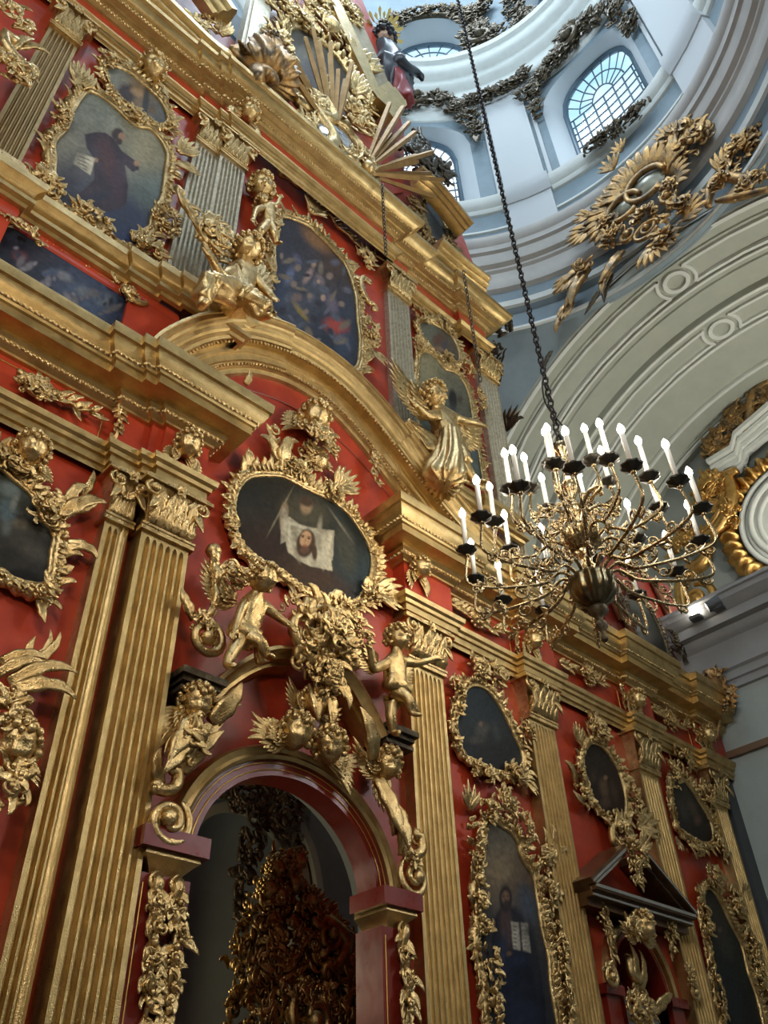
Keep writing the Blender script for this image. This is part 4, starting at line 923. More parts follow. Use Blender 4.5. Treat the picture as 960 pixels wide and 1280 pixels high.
icon('oval gold framed icon of a figure holding a white cloth with bearded face', [
    (O3, [((310, 620), (.022, .02, .014)), ((440, 720), (.018, .03, .032)), ((380, 740), (.06, .03, .012)), ((320, 690), (.028, .014, .008)), ((430, 660), (.015, .02, .018))],
     [(395, 720, 40, 14, 25, (.05, .025, .012), .8), (383, 640, 30, 20, 20, (.06, .052, .03), .6), (432, 685, 12, 34, -12, (.045, .045, .032), .4), (350, 640, 30, 1.2, 118, (.20, .17, .10), .6), (425, 655, 22, 1.2, 55, (.15, .13, .09), .7), (383, 633, 7, 9, 10, (.30, .2, .11), .4), (383, 627, 9, 6, 20, (.06, .035, .02), .4), (355, 645, 5, 16, 5, (.30, .21, .12), .4),
      ('poly', [(351, 640), (358, 632), (360, 650), (358, 676), (351, 680)], (.36, .31, .22)), ('poly', [(413, 664), (418, 663), (416, 700), (410, 704)], (.30, .26, .18)), ('poly', [(353, 648), (362, 646), (374, 655), (392, 660), (417, 663), (412, 690), (416, 714), (404, 711), (388, 708), (374, 701), (360, 690), (356, 672)], (.40, .35, .24)), (398, 668, 3, 18, 8, (.30, .26, .18), .7), (370, 690, 2.5, 12, -20, (.28, .24, .17), .7), (404, 698, 2, 12, 0, (.50, .45, .33), .6), (378, 659, 20, 2, 20, (.48, .43, .31), .5), (362, 670, 2, 16, 0, (.50, .45, .33), .6),
      (382, 679, 11.5, 18, 12, (.055, .028, .014), .14), (393, 690, 3.5, 11, -5, (.06, .03, .015), .3), (382, 674, 7, 10.5, 10, (.46, .27, .14), .18), (381, 687, 5.5, 6, 10, (.10, .05, .025), .35), (378.5, 671, 1.9, 1.1, 10, (.05, .025, .015), .3), (386, 673, 1.9, 1.1, 10, (.05, .025, .015), .3), (378, 669, 2.6, .6, 5, (.10, .05, .03), .3), (386.5, 671, 2.6, .6, 15, (.10, .05, .03), .3), (382, 676, .9, 4, 6, (.36, .19, .1), .4), (381.5, 683, 2.4, .9, 8, (.30, .07, .05), .3)], None)],
    5.96, .13, .22, .065, .08, [('cl', 388, 575, .22, .2, 40, .2), ('spray', 418, 612, 50, .42, 7, 110), ('cl', 365, 588, .2, .12, 30, .2), ('cl', 412, 618, .16, .12, 24, .18), ('leaf', 352, 590, 110, .55, .2, -2.2), ('leaf', 345, 580, 130, .4, .16, 1.6), ('ball', 394, 580, .13), ('spray', 310, 585, 110, .22, 7, 60), ('spray', 297, 655, 200, .2, 6, 100),
     ('scroll', 338, 540, .1, 90, 1.2, -1), ('vine', 9, 0, [(352, 588), (345, 572), (340, 556), (335, 543)], .035, .17), ('spray', 468, 740, 0, .45, 6, 110), ('cl', 460, 745, .15, .12, 16, .2), ('spray', 460, 690, 20, .22, 5, 60)], 3, ripple=.18)
O4 = [(-60, 560), (-30, 562), (0, 588), (16, 602), (33, 616), (45, 632), (50, 648), (65, 670), (62, 692), (60, 713), (54, 730), (41, 731), (24, 727), (11, 721), (0, 713), (-30, 720), (-60, 730), (-75, 650)]
icon('gold framed oval icon at the left edge with pale robed figures on dark clouds', [
    (O4, [((10, 620), (.05, .06, .05)), ((40, 690), (.025, .023, .02)), ((0, 700), (.02, .018, .014)), ((30, 650), (.05, .045, .035)), ((-50, 650), (.03, .03, .03))],
     [(12, 612, 12, 8, 20, (.14, .17, .16), .6), (10, 640, 10, 16, -10, (.08, .11, .12), .5), (24, 655, 10, 6, 20, (.10, .085, .06), .6), (45, 690, 24, 10, 30, (.06, .055, .045), .7), (18, 628, 4, 12, 20, (.16, .17, .15), .6), (8, 660, 6, 9, 0, (.09, .10, .09), .6), (30, 720, 25, 8, 10, (.01, .009, .008), .5)], None)],
    5.96, .13, .22, .065, .08, [('leaf', 70, 650, 60, .5, .16, -1.2), ('leaf', 82, 640, 100, .35, .13, -2), ('leaf', 85, 640, 30, .3, .13, 1.5), ('leaf', 80, 682, 10, .3, .12, -1.5), ('cl', 58, 640, .15, .2, 24, .18), ('cl', 52, 742, .12, .12, 16, .17), ('leaf', 50, 750, 270, .25, .1, .9), ('cl', 20, 585, .25, .15, 28, .2), ('leaf', 100, 622, 75, .3, .09, .6)], 4)
O5 = [(583, 862), (597, 859), (610, 867), (620, 880), (633, 903), (643, 925), (651, 945), (648, 960), (635, 966), (615, 962), (595, 952), (580, 944), (572, 928), (569, 905), (574, 882)]
icon('gold framed dark blue icon just right of the standing winged child', [
    (O5, [((600, 880), (.016, .024, .029)), ((620, 950), (.016, .016, .016)), ((575, 900), (.018, .024, .027))], [(603, 912, 8, 9, 20, (.06, .055, .05), .7), (596, 925, 10, 5, 0, (.05, .045, .04), .7), (620, 915, 5, 12, -20, (.035, .04, .04), .7), (601, 905, 2.5, 3, 0, (.14, .10, .07), .6)], None)],
    5.96, .11, .2, .065, .08, [('cl', 592, 838, .2, .15, 28, .2), ('cl', 615, 845, .22, .14, 28, .2), ('cl', 567, 870, .1, .25, 22, .16), ('cl', 560, 925, .08, .15, 12, .15), ('cl', 640, 972, .2, .12, 24, .18), ('spray', 655, 975, -60, .25, 4, 60), ('cl', 655, 920, .12, .2, 20, .16), ('leaf', 655, 870, 95, .3, .1, .7), ('cl', 598, 968, .2, .1, 18, .16)], 5)
O6 = [(734, 933), (743, 931), (752, 936), (761, 947), (773, 968), (780, 995), (780, 1015), (776, 1025), (768, 1027), (757, 1020), (741, 1001), (731, 977), (727, 952)]
icon('oval gold framed dark brown icon above the triangular pediment', [
    (O6, [((740, 950), (.02, .014, .01)), ((770, 1010), (.025, .014, .008))], [(755, 985, 5, 12, -10, (.10, .06, .035), .6), (768, 990, 4, 14, -15, (.05, .03, .02), .6), (757, 972, 2.5, 3, 0, (.2, .12, .07), .5), (757, 1003, 6, 6, 0, (.07, .045, .03), .7), (742, 970, 4, 8, 0, (.045, .03, .02), .7)], None)],
    5.96, .11, .2, .07, .08, [('cl', 742, 912, .24, .2, 36, .22), ('spray', 722, 930, 120, .3, 6, 100), ('cl', 722, 985, .12, .3, 20, .2), ('leaf', 718, 985, 120, .4, .14, 1.2), ('leaf', 728, 1005, 190, .35, .13, -1.4), ('cl', 770, 1040, .25, .22, 34, .24), ('spray', 795, 1035, 20, .45, 5, 100), ('cl', 787, 1000, .1, .3, 22, .18), ('c', 768, 1035, 760, 1058, .3, .035)], 6)
O7 = [(841, 973), (850, 973), (862, 987), (876, 1009), (887, 1030), (889, 1050), (876, 1053), (860, 1044), (846, 1034), (842, 1017), (838, 995)]
icon('gold framed dark icon in the last bay above the tall right hand icon', [
    (O7, [((850, 990), (.035, .03, .022)), ((875, 1040), (.02, .014, .01))], [(865, 1010, 5, 10, -20, (.07, .05, .035), .7), (872, 1025, 4, 6, 0, (.10, .06, .04), .7), (855, 1015, 4, 12, -20, (.05, .045, .035), .7)], None)],
    5.96, .11, .2, .07, .08, [('cl', 850, 950, .24, .2, 34, .22), ('cl', 880, 992, .2, .25, 34, .22), ('scroll', 885, 985, .12, 90, 1.3, 1), ('cl', 838, 970, .1, .25, 18, .18), ('cl', 895, 1060, .12, .2, 22, .2), ('spray', 845, 1050, 230, .25, 5, 90), ('cl', 862, 1062, .2, .1, 20, .18)], 7)
O8 = [(607, 1033), (615, 1028), (626, 1035), (637, 1042), (645, 1055), (650, 1074), (664, 1096), (670, 1128), (675, 1161), (683, 1196), (686, 1231), (694, 1280), (700, 1330), (660, 1345), (620, 1330), (610, 1280), (605, 1226), (596, 1182), (598, 1142), (595, 1109), (604, 1065)]
icon('tall gold framed icon of a standing dark robed bearded man holding two white tablets', [
    (O8, [((620, 1045), (.11, .095, .07)), ((625, 1090), (.17, .125, .075)), ((600, 1160), (.03, .03, .032)), ((670, 1130), (.035, .045, .06)), ((650, 1290), (.006, .009, .016)), ((612, 1220), (.03, .024, .022)), ((665, 1100), (.08, .05, .03)), ((690, 1220), (.02, .022, .03))],
     [(658, 1128, 8, 22, -10, (.05, .06, .08), .7), (634, 1035, 10, 4, 40, (.03, .03, .025), .6), ('poly', [(614, 1165), (620, 1146), (628, 1137), (640, 1137), (652, 1148), (664, 1164), (670, 1185), (676, 1215), (682, 1260), (684, 1310), (622, 1310), (620, 1240), (616, 1200)], (.007, .010, .022)), (668, 1200, 5, 40, -8, (.012, .014, .02), .7), (637, 1160, 20, 28, -8, (.014, .014, .022), .2), (633, 1158, 8, 28, -5, (.055, .035, .035), .4), (632, 1123, 8, 17, 0, (.012, .01, .012), .25), (632, 1122, 5, 9, 0, (.14, .085, .055), .3), (633, 1131, 4.5, 6, 0, (.03, .02, .02), .4), (630, 1120, 1.1, .8, 0, (.02, .012, .01), .3), (634.5, 1120, 1.1, .8, 0, (.02, .012, .01), .3), (632, 1124, .7, 2.4, 0, (.10, .055, .035), .4),
      ('poly', [(638.5, 1152), (648.5, 1153), (651, 1188), (641.5, 1186)], (.27, .25, .21)), ('poly', [(650.5, 1153), (660, 1154), (663.5, 1191), (653.5, 1188)], (.27, .25, .21))]+[(643+j*12, 1158+i*5, 3.4, .7, 0, (.10, .09, .08), .3) for i in range(6) for j in range(2)]+[(636, 1192, 4, 3, 0, (.12, .07, .05), .4), (628, 1190, 5, 22, 10, (.02, .025, .05), .5)], None)],
    5.95, .11, .2, .07, .08, [('cl', 625, 1005, .2, .16, 30, .2), ('spray', 585, 1012, 105, .3, 5, 110), ('cl', 605, 1015, .14, .14, 20, .18), ('cl', 588, 1060, .1, .3, 24, .17), ('cl', 652, 1040, .14, .2, 24, .18), ('scroll', 684, 1068, .12, 200, 1.2, -1), ('cl', 676, 1075, .12, .14, 22, .17), ('leaf', 686, 1060, 70, .26, .1, 1.2), ('leaf', 680, 1062, 95, .24, .09, .8), ('leaf', 692, 1066, 30, .2, .09, -1.2), ('fl', 688, 1117, .13), ('ball', 687, 1118, .09), ('cl', 680, 1120, .1, .16, 18, .16), ('cl', 592, 1120, .09, .4, 26, .17),
     ('cl', 608, 1200, .08, .4, 26, .16), ('scroll', 700, 1215, .1, 60, 1.2, -1), ('cl', 694, 1190, .08, .4, 26, .17), ('cl', 700, 1250, .08, .4, 24, .17), ('cl', 610, 1265, .08, .3, 20, .17)], 8)
O9 = [(880, 1113), (889, 1114), (900, 1131), (911, 1155), (925, 1182), (933, 1215), (944, 1247), (952, 1280), (962, 1330), (935, 1345), (912, 1330), (900, 1280), (892, 1237), (887, 1193), (880, 1161), (877, 1132)]
icon('tall gold framed very dark icon cut by the lower right edge', [
    (O9, [((890, 1140), (.035, .03, .022)), ((920, 1200), (.018, .022, .018)), ((930, 1290), (.012, .013, .012))], [(905, 1180, 7, 22, -20, (.04, .035, .03), .7), (900, 1162, 3, 4, 0, (.09, .06, .04), .6), (915, 1240, 12, 40, -15, (.016, .02, .022), .6)], None)],
    5.95, .11, .2, .07, .08, [('cl', 888, 1098, .2, .16, 28, .2), ('cl', 915, 1130, .2, .2, 30, .22), ('spray', 925, 1125, 50, .3, 5, 80), ('cl', 872, 1140, .1, .3, 22, .18), ('cl', 878, 1160, .12, .12, 12, .18), ('cl', 935, 1185, .12, .3, 26, .2), ('cl', 940, 1210, .1, .3, 20, .2), ('cl', 890, 1240, .08, .4, 22, .18)], 9)
O10 = [(525, 444), (533, 441), (543, 448), (555, 462), (567, 466), (577, 476), (584, 492), (588, 512), (593, 545), (599, 580), (601, 605), (585, 600), (560, 590), (540, 570), (525, 540), (520, 510), (521, 470)]
O10b = [(523, 407), (533, 402), (543, 407), (555, 414), (565, 423), (571, 436), (573, 450), (567, 453), (556, 446), (545, 442), (533, 430), (525, 418)]
icon('gold framed double icon behind the right hand angel, small picture above a taller one', [
    (O10, [((530, 455), (.22, .20, .12)), ((575, 500), (.12, .12, .09)), ((590, 560), (.08, .10, .10)), ((540, 540), (.05, .06, .05))], [(566, 500, 5, 14, -5, (.02, .022, .022), .3), (560, 525, 12, 18, 0, (.05, .06, .06), .5), (580, 560, 8, 24, -8, (.04, .055, .07), .5), (575, 500, 3, 5, 0, (.06, .05, .04), .5)], None),
    (O10b, [((530, 412), (.12, .13, .10)), ((560, 435), (.10, .08, .06))], [(548, 425, 7, 8, 20, (.10, .055, .04), .5), (556, 432, 4, 7, 0, (.05, .05, .06), .5), (550, 437, 6, 3, 30, (.22, .14, .09), .5)], None)],
    6.14, .11, .18, .07, .08, [('cl', 552, 407, .2, .15, 30, .2), ('cl', 523, 396, .2, .15, 20, .18), ('cl', 520, 432, .14, .2, 26, .2), ('cl', 582, 462, .2, .16, 26, .18), ('fl', 556, 448, .14), ('cl', 557, 452, .12, .1, 16, .16), ('cl', 597, 500, .1, .3, 20, .18)], 10)
O11 = [(-70, 235), (-30, 262), (0, 281), (20, 287), (33, 292), (52, 302), (95, 329), (140, 357), (147, 366), (160, 372), (170, 384), (172, 398), (166, 418), (150, 432), (60, 400), (0, 360), (-70, 315)]
icon('long dark blue painted panel with clouds under the upper left pilasters', [
    (O11, [((20, 310), (.012, .013, .02)), ((90, 350), (.045, .055, .09)), ((120, 380), (.05, .07, .12)), ((160, 400), (.015, .02, .035)), ((50, 330), (.03, .028, .04))],
     [(25, 320, 9, 6, 20, (.10, .04, .05), .7), (80, 345, 10, 5, 30, (.16, .17, .19), .8), (105, 365, 16, 6, 30, (.12, .14, .17), .8), (130, 375, 10, 8, 0, (.13, .15, .18), .8), (100, 388, 12, 5, 30, (.04, .06, .13), .6), (60, 340, 6, 4, 0, (.12, .11, .13), .7), (150, 400, 9, 9, 0, (.03, .045, .09), .6)]+[(20+((i*37)%140), 310+((i*37)%140)*.55+((i*13)%30), 3+(i%3)*2, 2+(i*7)%3, (i*41)%180, [(.16, .15, .17), (.06, .08, .13), (.12, .11, .12), (.025, .03, .045)][i%4], .6) for i in range(40)]+[(140, 360, 8, 4, 30, (.01, .01, .012), .4)], None)],
    5.93, .035, .05, .16, .03, [('cl', 20, 290, .3, .08, 24, .16), ('cl', 160, 376, .12, .1, 16, .14), ('c', 150, 366, 178, 386, .3, .03), ('spray', 145, 356, 120, .2, 4, 80)], 11, mt=GOLD, ripple=0)

# ------------------------------------------------------------------ cherub heads and carved ornament of the lower tier
def ornament(name, label, cat, Y, parts, mt=GOLD, group=None):
    pts = [W(e[1], e[2], Y) if e[0] != 'vine' else WL(e[3], Y)[0] for e in parts]
    t = thing(name, label, cat, (pts[0][0], Y, min(p[1] for p in pts)), group)
    for e in parts:
        m = MB((0, Y, 0)); orn(m, e, Y); m.build(KN[e[0]], mt, t)
    return t
cherub('winged cherub head hanging under the left bracket beside the arched passage', 246, 878, 5.72, .15, ((250, 1), (35, -1)), 3.0, (.3, -1, -.3), 0, seed=21, tail=[('cl', 237, 925, .1, .22, 20, .2), ('leaf', 243, 900, 235, .55, .2, .4), ('leaf', 230, 915, 250, .5, .18, -.3), ('leaf', 262, 905, 60, .45, .18, .3)])
cherub('winged cherub head hanging under the right bracket, beside the fluted pilaster', 484, 955, 5.72, .15, ((150, -1), (280, 1)), 2.6, (.4, -1, -.3), .1, seed=22, tail=[('leaf', 470, 975, 285, .6, .2, .3), ('leaf', 482, 1000, 290, .5, .2, -.3), ('leaf', 465, 950, 120, .5, .2, .3)])
cherub('uppermost of the three cherub heads over the crown of the arched passage', 395, 878, 5.74, .15, ((140, -1), (20, 1)), 2.2, (.1, -1, -.3), 0, seed=23)
cherub('left one of the three cherub heads over the crown of the arched passage', 370, 915, 5.68, .16, ((165, -1), (185, 1)), 2.4, (.35, -1, -.2), .15, seed=24)
cherub('right one of the three cherub heads over the crown of the arched passage', 412, 932, 5.68, .16, ((15, 1), (-40, -1)), 2.3, (-.1, -1, -.4), -.1, seed=25)
cherub('small cherub head on the red frieze above the capital of the broad left pilaster', 235, 556, 5.62, .14, ((-120, 1), (-60, -1)), 2.0, (.5, -1, -.3), 0, seed=26)
cherub('cherub head crowning the oval icon of the white cloth', 393, 522, 5.8, .2, ((215, 1), (-30, -1)), 2.2, (.3, -1, -.4), .2, seed=27, tail=[('cl', 395, 550, .3, .18, 34, .22)])
cherub('frieze cherub head at the left end of the right hand cornice', 526, 710, 5.7, .13, ((-120, 1), (-60, -1)), 2.0, (.4, -1, -.2), 0, seed=28)
cherub('cherub head on the red frieze left of the pale reflection, under the chandelier', 667, 800, 5.72, .13, ((-120, 1), (-60, -1)), 2.0, (.4, -1, -.2), 0, seed=29)
cherub('cherub head on the frieze above the pilaster right of the pedimented niche', 796, 874, 5.72, .14, ((-120, 1), (-60, -1)), 2.0, (.4, -1, -.2), 0, seed=30)
cherub('last cherub head on the frieze, beside the side wall', 884, 918, 5.72, .14, ((-120, 1), (-60, -1)), 2.0, (.4, -1, -.2), 0, seed=31)
cherub('cherub face at the crest of the left edge oval icon', 40, 563, 5.82, .15, ((200, 1), (-20, -1)), 1.4, (.3, -1, -.2), 0, seed=32)
cherub('round cherub face at the crest of the seated writer icon in the upper left', 191, 85, 5.8, .2, ((200, 1), (-20, -1)), 1.5, (.4, -1, -.3), 0, seed=33)
cherub('small cherub face under the upper cornice above the silvery pilasters', 311, 140, 5.6, .17, ((210, 1), (-40, -1)), 1.8, (.4, -1, -.3), 0, seed=34)
cherub('cherub face at the lower left edge over a leafy pendant', 18, 932, 5.75, .17, ((200, 1), (-20, -1)), 1.2, (.3, -1, -.2), 0, seed=35, tail=[('cl', 8, 980, .12, .2, 26, .2), ('cl', 5, 900, .14, .12, 18, .2)])
cherub('cherub head over the small arched niche under the triangular pediment', 803, 1158, 5.66, .15, ((170, -1), (10, 1)), 2.0, (.3, -1, -.1), 0, seed=36, tail=[('cl', 780, 1160, .18, .1, 18, .18)])
cherub('cherub head of a small child clinging to the left crest of the large blue icon', 327, 234, 5.75, .2, ((120, -1), (60, 1)), 1.2, (.3, -1, -.2), 0, seed=37)
t = thing('winged_child_statue', 'small gilded child clinging to the left side of the large blue icon frame', 'statue', W(328, 265, 5.75)[0:1]+(5.75,)+W(328, 290, 5.75)[1:], 'gilded figures')
figure(t, dict(head=(328, 250, .05), chest=(332, 262, .02), hip=(336, 278, .02), lelbow=(320, 262, .12), lhand=(316, 275, .2), relbow=(345, 258, .1), rhand=(350, 248, .12), lknee=(326, 288, .2), lfoot=(322, 300, .1), rknee=(342, 290, .15), rfoot=(345, 305, .1)), 5.78, GOLD, .26, headR=.1, seed=40)

ornament('carved_cartouche', 'large gilded mask cartouche between the two winged children under the cloth icon', 'cartouche', 5.72,
    [('cl', 400, 800, .34, .36, 60, .30, 41, .24), ('scroll', 386, 788, .24, 120, 1.2, -1), ('scroll', 418, 793, .22, 60, 1.2, 1), ('ball', 407, 806, .15), ('ball', 400, 772, .10), ('c', 380, 830, 392, 765, .45, .05), ('c', 425, 770, 425, 830, .45, .05), ('scroll', 378, 800, .14, 200, 1.3, 1), ('scroll', 362, 792, .12, 100, 1.2, -1), ('cl', 398, 850, .2, .22, 60, .2, 42, .2), ('cl', 425, 765, .16, .12, 26, .18), ('cl', 445, 790, .14, .14, 24, .17), ('c', 372, 770, 370, 815, .3, .04), ('scroll', 368, 833, .09, 90, 1.2, 1), ('leaf', 388, 860, 265, .4, .16, .4), ('leaf', 405, 862, 275, .45, .16, -.4), ('leaf', 420, 850, 290, .35, .14, -.5), ('leaf', 395, 762, 120, .28, .14, 1.2), ('leaf', 405, 760, 70, .28, .14, -1.2), ('cl', 360, 765, .14, .2, 20, .17)])
for lab, px, py, s, pp in (('gilded scroll volute resting on the left impost of the arched passage', 205, 1030, -1, [('scroll', 205, 1030, .2, 60, 1.7, -1), ('scroll', 204, 1030, .14, 60, 1.5, -1), ('ball', 206, 1032, .05), ('leaf', 198, 985, 130, .3, .12, -1.5), ('c', 192, 992, 215, 968, .3, .035), ('leaf', 225, 965, 60, .5, .14, -.4), ('leaf', 238, 945, 62, .4, .1, -.4)]),
                           ('gilded scroll volute resting on the right impost of the arched passage', 511, 1100, 1, [('scroll', 511, 1100, .18, 120, 1.7, 1), ('ball', 513, 1102, .05), ('leaf', 500, 1070, 100, .45, .14, .6), ('c', 505, 1072, 518, 1048, .3, .035), ('scroll', 513, 1050, .08, 90, 1.2, -1), ('leaf', 492, 1045, 115, .4, .12, .3), ('cl', 508, 1075, .08, .12, 14, .15)])):
    ornament('scroll_volute', lab, 'volute', 5.76, pp, group='scroll volutes on the imposts')
ornament('flame_scroll', 'tall gilded S shaped flame scroll standing left of the seated winged child', 'scroll ornament', 5.76, [('vine', 3, 0, [(262, 692), (266, 715), (266, 740), (262, 765), (252, 775)], .05, .1), ('ball', 263, 692, .08), ('scroll', 252, 800, .2, 80, 1.5, -1), ('scroll', 253, 805, .12, 80, 1.3, -1), ('cl', 250, 790, .13, .16, 20, .15), ('leaf', 240, 775, 150, .3, .12, -1), ('cl', 290, 722, .16, .12, 26, .17), ('vine', 8, 0, [(268, 722), (285, 716), (300, 725)], .03, .15)])
for lab, pth in (('gilded leafy pendant on the outer face of the left jamb pier', [(192, 1100), (188, 1135), (188, 1165), (182, 1200), (180, 1240), (178, 1275)]), ('gilded leafy pendant on the inner face of the left jamb pier', [(218, 1105), (212, 1140), (215, 1170), (208, 1205), (205, 1245), (198, 1285)]),
                 ('gilded leafy pendant on the right jamb pier of the arched passage', [(500, 1160), (498, 1195), (503, 1225), (502, 1260), (500, 1300)])):
    m_ = [('vine', pth[0][0], 0, pth, .04, .19)]+[('cl', x, y, .05, .08, 6, .15) for x, y in pth[1:-1]]+[('scroll', pth[0][0], pth[0][1]+6, .08, 90, 1.2, 1)]
    ornament('leafy_pendant', lab, 'pendant ornament', 5.8, m_, group='pendants on the jamb piers')
for lab, pp in (('gilded frieze ornament of shell and leaves at the far left under the heavy cornice', [('scroll', 45, 490, .14, 100, 1.4, 1), ('cl', 40, 490, .16, .14, 34, .17), ('fl', 46, 485, .12), ('vine', 2, 0, [(20, 470), (32, 480), (45, 492), (62, 500), (80, 506), (95, 515), (118, 520)], .035, .17)]),
                ('gilded frieze ornament left of the chandelier, above the dark blue icon', [('cl', 593, 775, .16, .14, 34, .17), ('fl', 594, 774, .11), ('vine', 4, 0, [(556, 752), (570, 762), (585, 772), (598, 780), (615, 788), (628, 790)], .03, .16)]),
                ('gilded frieze ornament on the pale glare, below the chandelier tip', [('cl', 730, 846, .16, .15, 34, .17), ('fl', 731, 843, .11), ('vine', 5, 0, [(695, 828), (708, 836), (722, 842), (735, 850), (752, 855)], .03, .16)]),
                ('gilded frieze ornament in the last bay near the side wall', [('cl', 833, 902, .16, .14, 34, .17), ('fl', 834, 899, .11), ('vine', 6, 0, [(810, 886), (822, 893), (834, 902), (848, 908), (856, 908)], .03, .16)])):
    ornament('frieze_ornament', lab, 'frieze ornament', 5.9, pp, group='frieze ornaments')
for lab, pp in (('short gilded bud drop hanging from the frieze at the left capital', [('vine', 1, 0, [(144, 510), (146, 525), (143, 540), (138, 560)], .03, .13)]), ('short gilded drop beside the frieze cherub under the chandelier', [('vine', 2, 0, [(640, 790), (643, 802), (641, 815)], .03, .14)]),
                ('short gilded drop on the frieze above the oval dark brown icon', [('vine', 3, 0, [(770, 856), (775, 868), (778, 882)], .03, .14)]), ('short gilded drop on the frieze before the last pilaster', [('vine', 4, 0, [(862, 905), (866, 918), (868, 928)], .03, .14)]),
                ('small gilded comma leaf under the right side of the great arch', [('vine', 5, 0, [(461, 568), (465, 580), (462, 594), (468, 605)], .03, .16)]), ('tiny gilded leaf under the top of the great arch', [('leaf', 305, 482, 80, .2, .1, .8)])):
    ornament('leaf_drop', lab, 'drop ornament', 5.9, pp, group='small leaf drops')
ornament('leaf_spray_ornament', 'big gilded acanthus spray at the left edge below the oval icon', 'spray ornament', 5.86, [('leaf', 12, 865, 30, .5, .13, -1.5), ('leaf', 8, 855, 45, .55, .12, -1.3), ('leaf', 28, 838, 50, .42, .09, .9), ('leaf', 33, 835, 60, .36, .07, 1.1), ('leaf', 26, 836, 95, .26, .07, -.6), ('cl', 8, 885, .13, .12, 26, .15), ('leaf', -2, 830, 40, .35, .1, -1.2), ('leaf', -6, 845, 50, .35, .1, -1.0)])
ornament('flower_branch', 'gilded flowering branch leaning across the silvery pilasters', 'branch ornament', 5.7, [('vine', 2, 0, [(218, 238), (230, 262), (248, 285), (265, 310), (272, 330)], .04, .26), ('cl', 262, 298, .2, .3, 36, .24), ('fl', 268, 300, .16)])
ornament('leaf_garland', 'gilded leaf tuft on the top left corner, cut by the picture edge', 'spray ornament', 5.6, [('cl', 8, 88, .25, .22, 50, .24), ('leaf', 8, 66, 80, .5, .13, -.6), ('leaf', 18, 62, 60, .45, .12, -1.6), ('c', 2, 50, 30, 95, .25, .05), ('cl', 5, 20, .3, .3, 30, .26)], GOLD)
# triangular pediment and the small arched niche
t = thing('triangular_pediment', 'brown open triangular pediment with silvery edges over the small niche', 'pediment', (9.85, 5.7, 2.9))
PX = [W(722, 1112, 5.6), W(848, 1138, 5.6), W(772, 1055, 5.6)]
pl, pr, pt_ = [np.array(q) for q in PX]; pt_ = np.array([(pl[0]+pr[0])/2, pt_[1]])
def bar(m, a, b, h, layers):
    d = (b-a)/np.linalg.norm(b-a); n = np.array([-d[1], d[0]])
    for o0, o1, w0, w1 in layers:
        q = [a+n*o0, b+n*o0, b+n*o1, a+n*o1]; m.add([(x, 6-w0, z) for x, z in q]+[(x, 6-w1, z) for x, z in q], [(0, 1, 2, 3), (4, 5, 6, 7), (0, 1, 5, 4), (1, 2, 6, 5), (2, 3, 7, 6), (3, 0, 4, 7)])
pl = np.array([8.62, 2.86]); pr = np.array([10.72, 2.86]); pt_ = np.array([9.67, 3.52])
m = MI(); bar(m, pl, pr, 1, [(0, .07, -.0, .40), (-.06, 0, 0, .34), (-.14, -.06, 0, .25)]); m.build('horizontal_cornice', BRN, t, 'auto')
m = MI(); bar(m, pl+[.0, .02], pr+[0, .02], 1, [(.0, .035, .40, .415), (-.075, -.05, .34, .35)]); m.build('silver_edge', PSILV, t, 'auto')
for a, b in ((pl, pt_-np.array([.16, .1])), (pt_+np.array([.16, -.1]), pr)):
    m = MI(); bar(m, a, b, 1, [(.06, .13, 0, .40), (.0, .06, 0, .32)]); k = m.build('raking_cornice', BRN, t, 'auto')
    m = MI(); bar(m, a, b, 1, [(.07, .10, .40, .415), (.0, .03, .32, .335)]); m.build('silver_edge', PSILV, k, 'auto')
t = thing('arched_niche', 'small dark red arched niche with gold rim below the triangular pediment', 'niche', (SC, 5.9, .9))
m = MI(); arcband(m, SC, SZ, [(SR-.03, -.5), (SR-.03, .06), (SR+.1, .06), (SR+.1, 0)], SRZ-SR); m.build('arch_band', REDD, t, 'auto')
m = MI(); arcband(m, SC, SZ, [(SR+.07, 0), (SR+.07, .10), (SR+.11, .12), (SR+.15, .10), (SR+.16, 0)], SRZ-SR); m.build('archivolt', GOLDF, t, 'auto')
m = MI(); tube(m, [(SC-(SR+.02)*math.cos(a), YW-.065, SZ+(SR+.02+SRZ-SR)*math.sin(a)) for a in np.linspace(0, PI, 30)], .006, 4); m.build('gold_lining', LINE, t)
for xa, xb in ((SX0-.3, SX0+.05), (SX1-.05, SX1+.3)):
    m = MI(); box(m, xa, xb, YW-.12, YW+.14, SZ-.1, SZ); k = m.build('impost', REDD, t, 'auto')
    m = MI(); box(m, xa+.05, xb-.05, YW-.07, YW+.14, -1.6, SZ-.1); m.build('jamb', REDD, t, 'auto')
ornament('scroll_bracket', 'gilded leafy scroll left of the small niche', 'scroll ornament', 5.86, [('vine', 3, 0, [(748, 1140), (755, 1165), (760, 1195), (752, 1215)], .035, .16), ('scroll', 757, 1220, .14, 80, 1.5, -1), ('cl', 748, 1148, .1, .14, 18, .16)], group='niche scrolls')
ornament('scroll_bracket', 'gilded leafy scroll right of the small niche', 'scroll ornament', 5.86, [('vine', 3, 0, [(828, 1155), (832, 1175), (836, 1195)], .035, .16), ('scroll', 862, 1240, .12, 80, 1.5, -1), ('cl', 830, 1162, .1, .14, 18, .16), ('cl', 855, 1220, .08, .16, 14, .16)], group='niche scrolls')
ornament('carved_crest', 'gilded flame crest inside the broken top of the triangular pediment', 'crest', 5.66, [('cl', 793, 1070, .16, .16, 30, .19), ('cl', 788, 1092, .12, .16, 18, .18), ('spray', 800, 1065, 70, .3, 5, 90), ('cl', 783, 1058, .1, .1, 14, .16)])
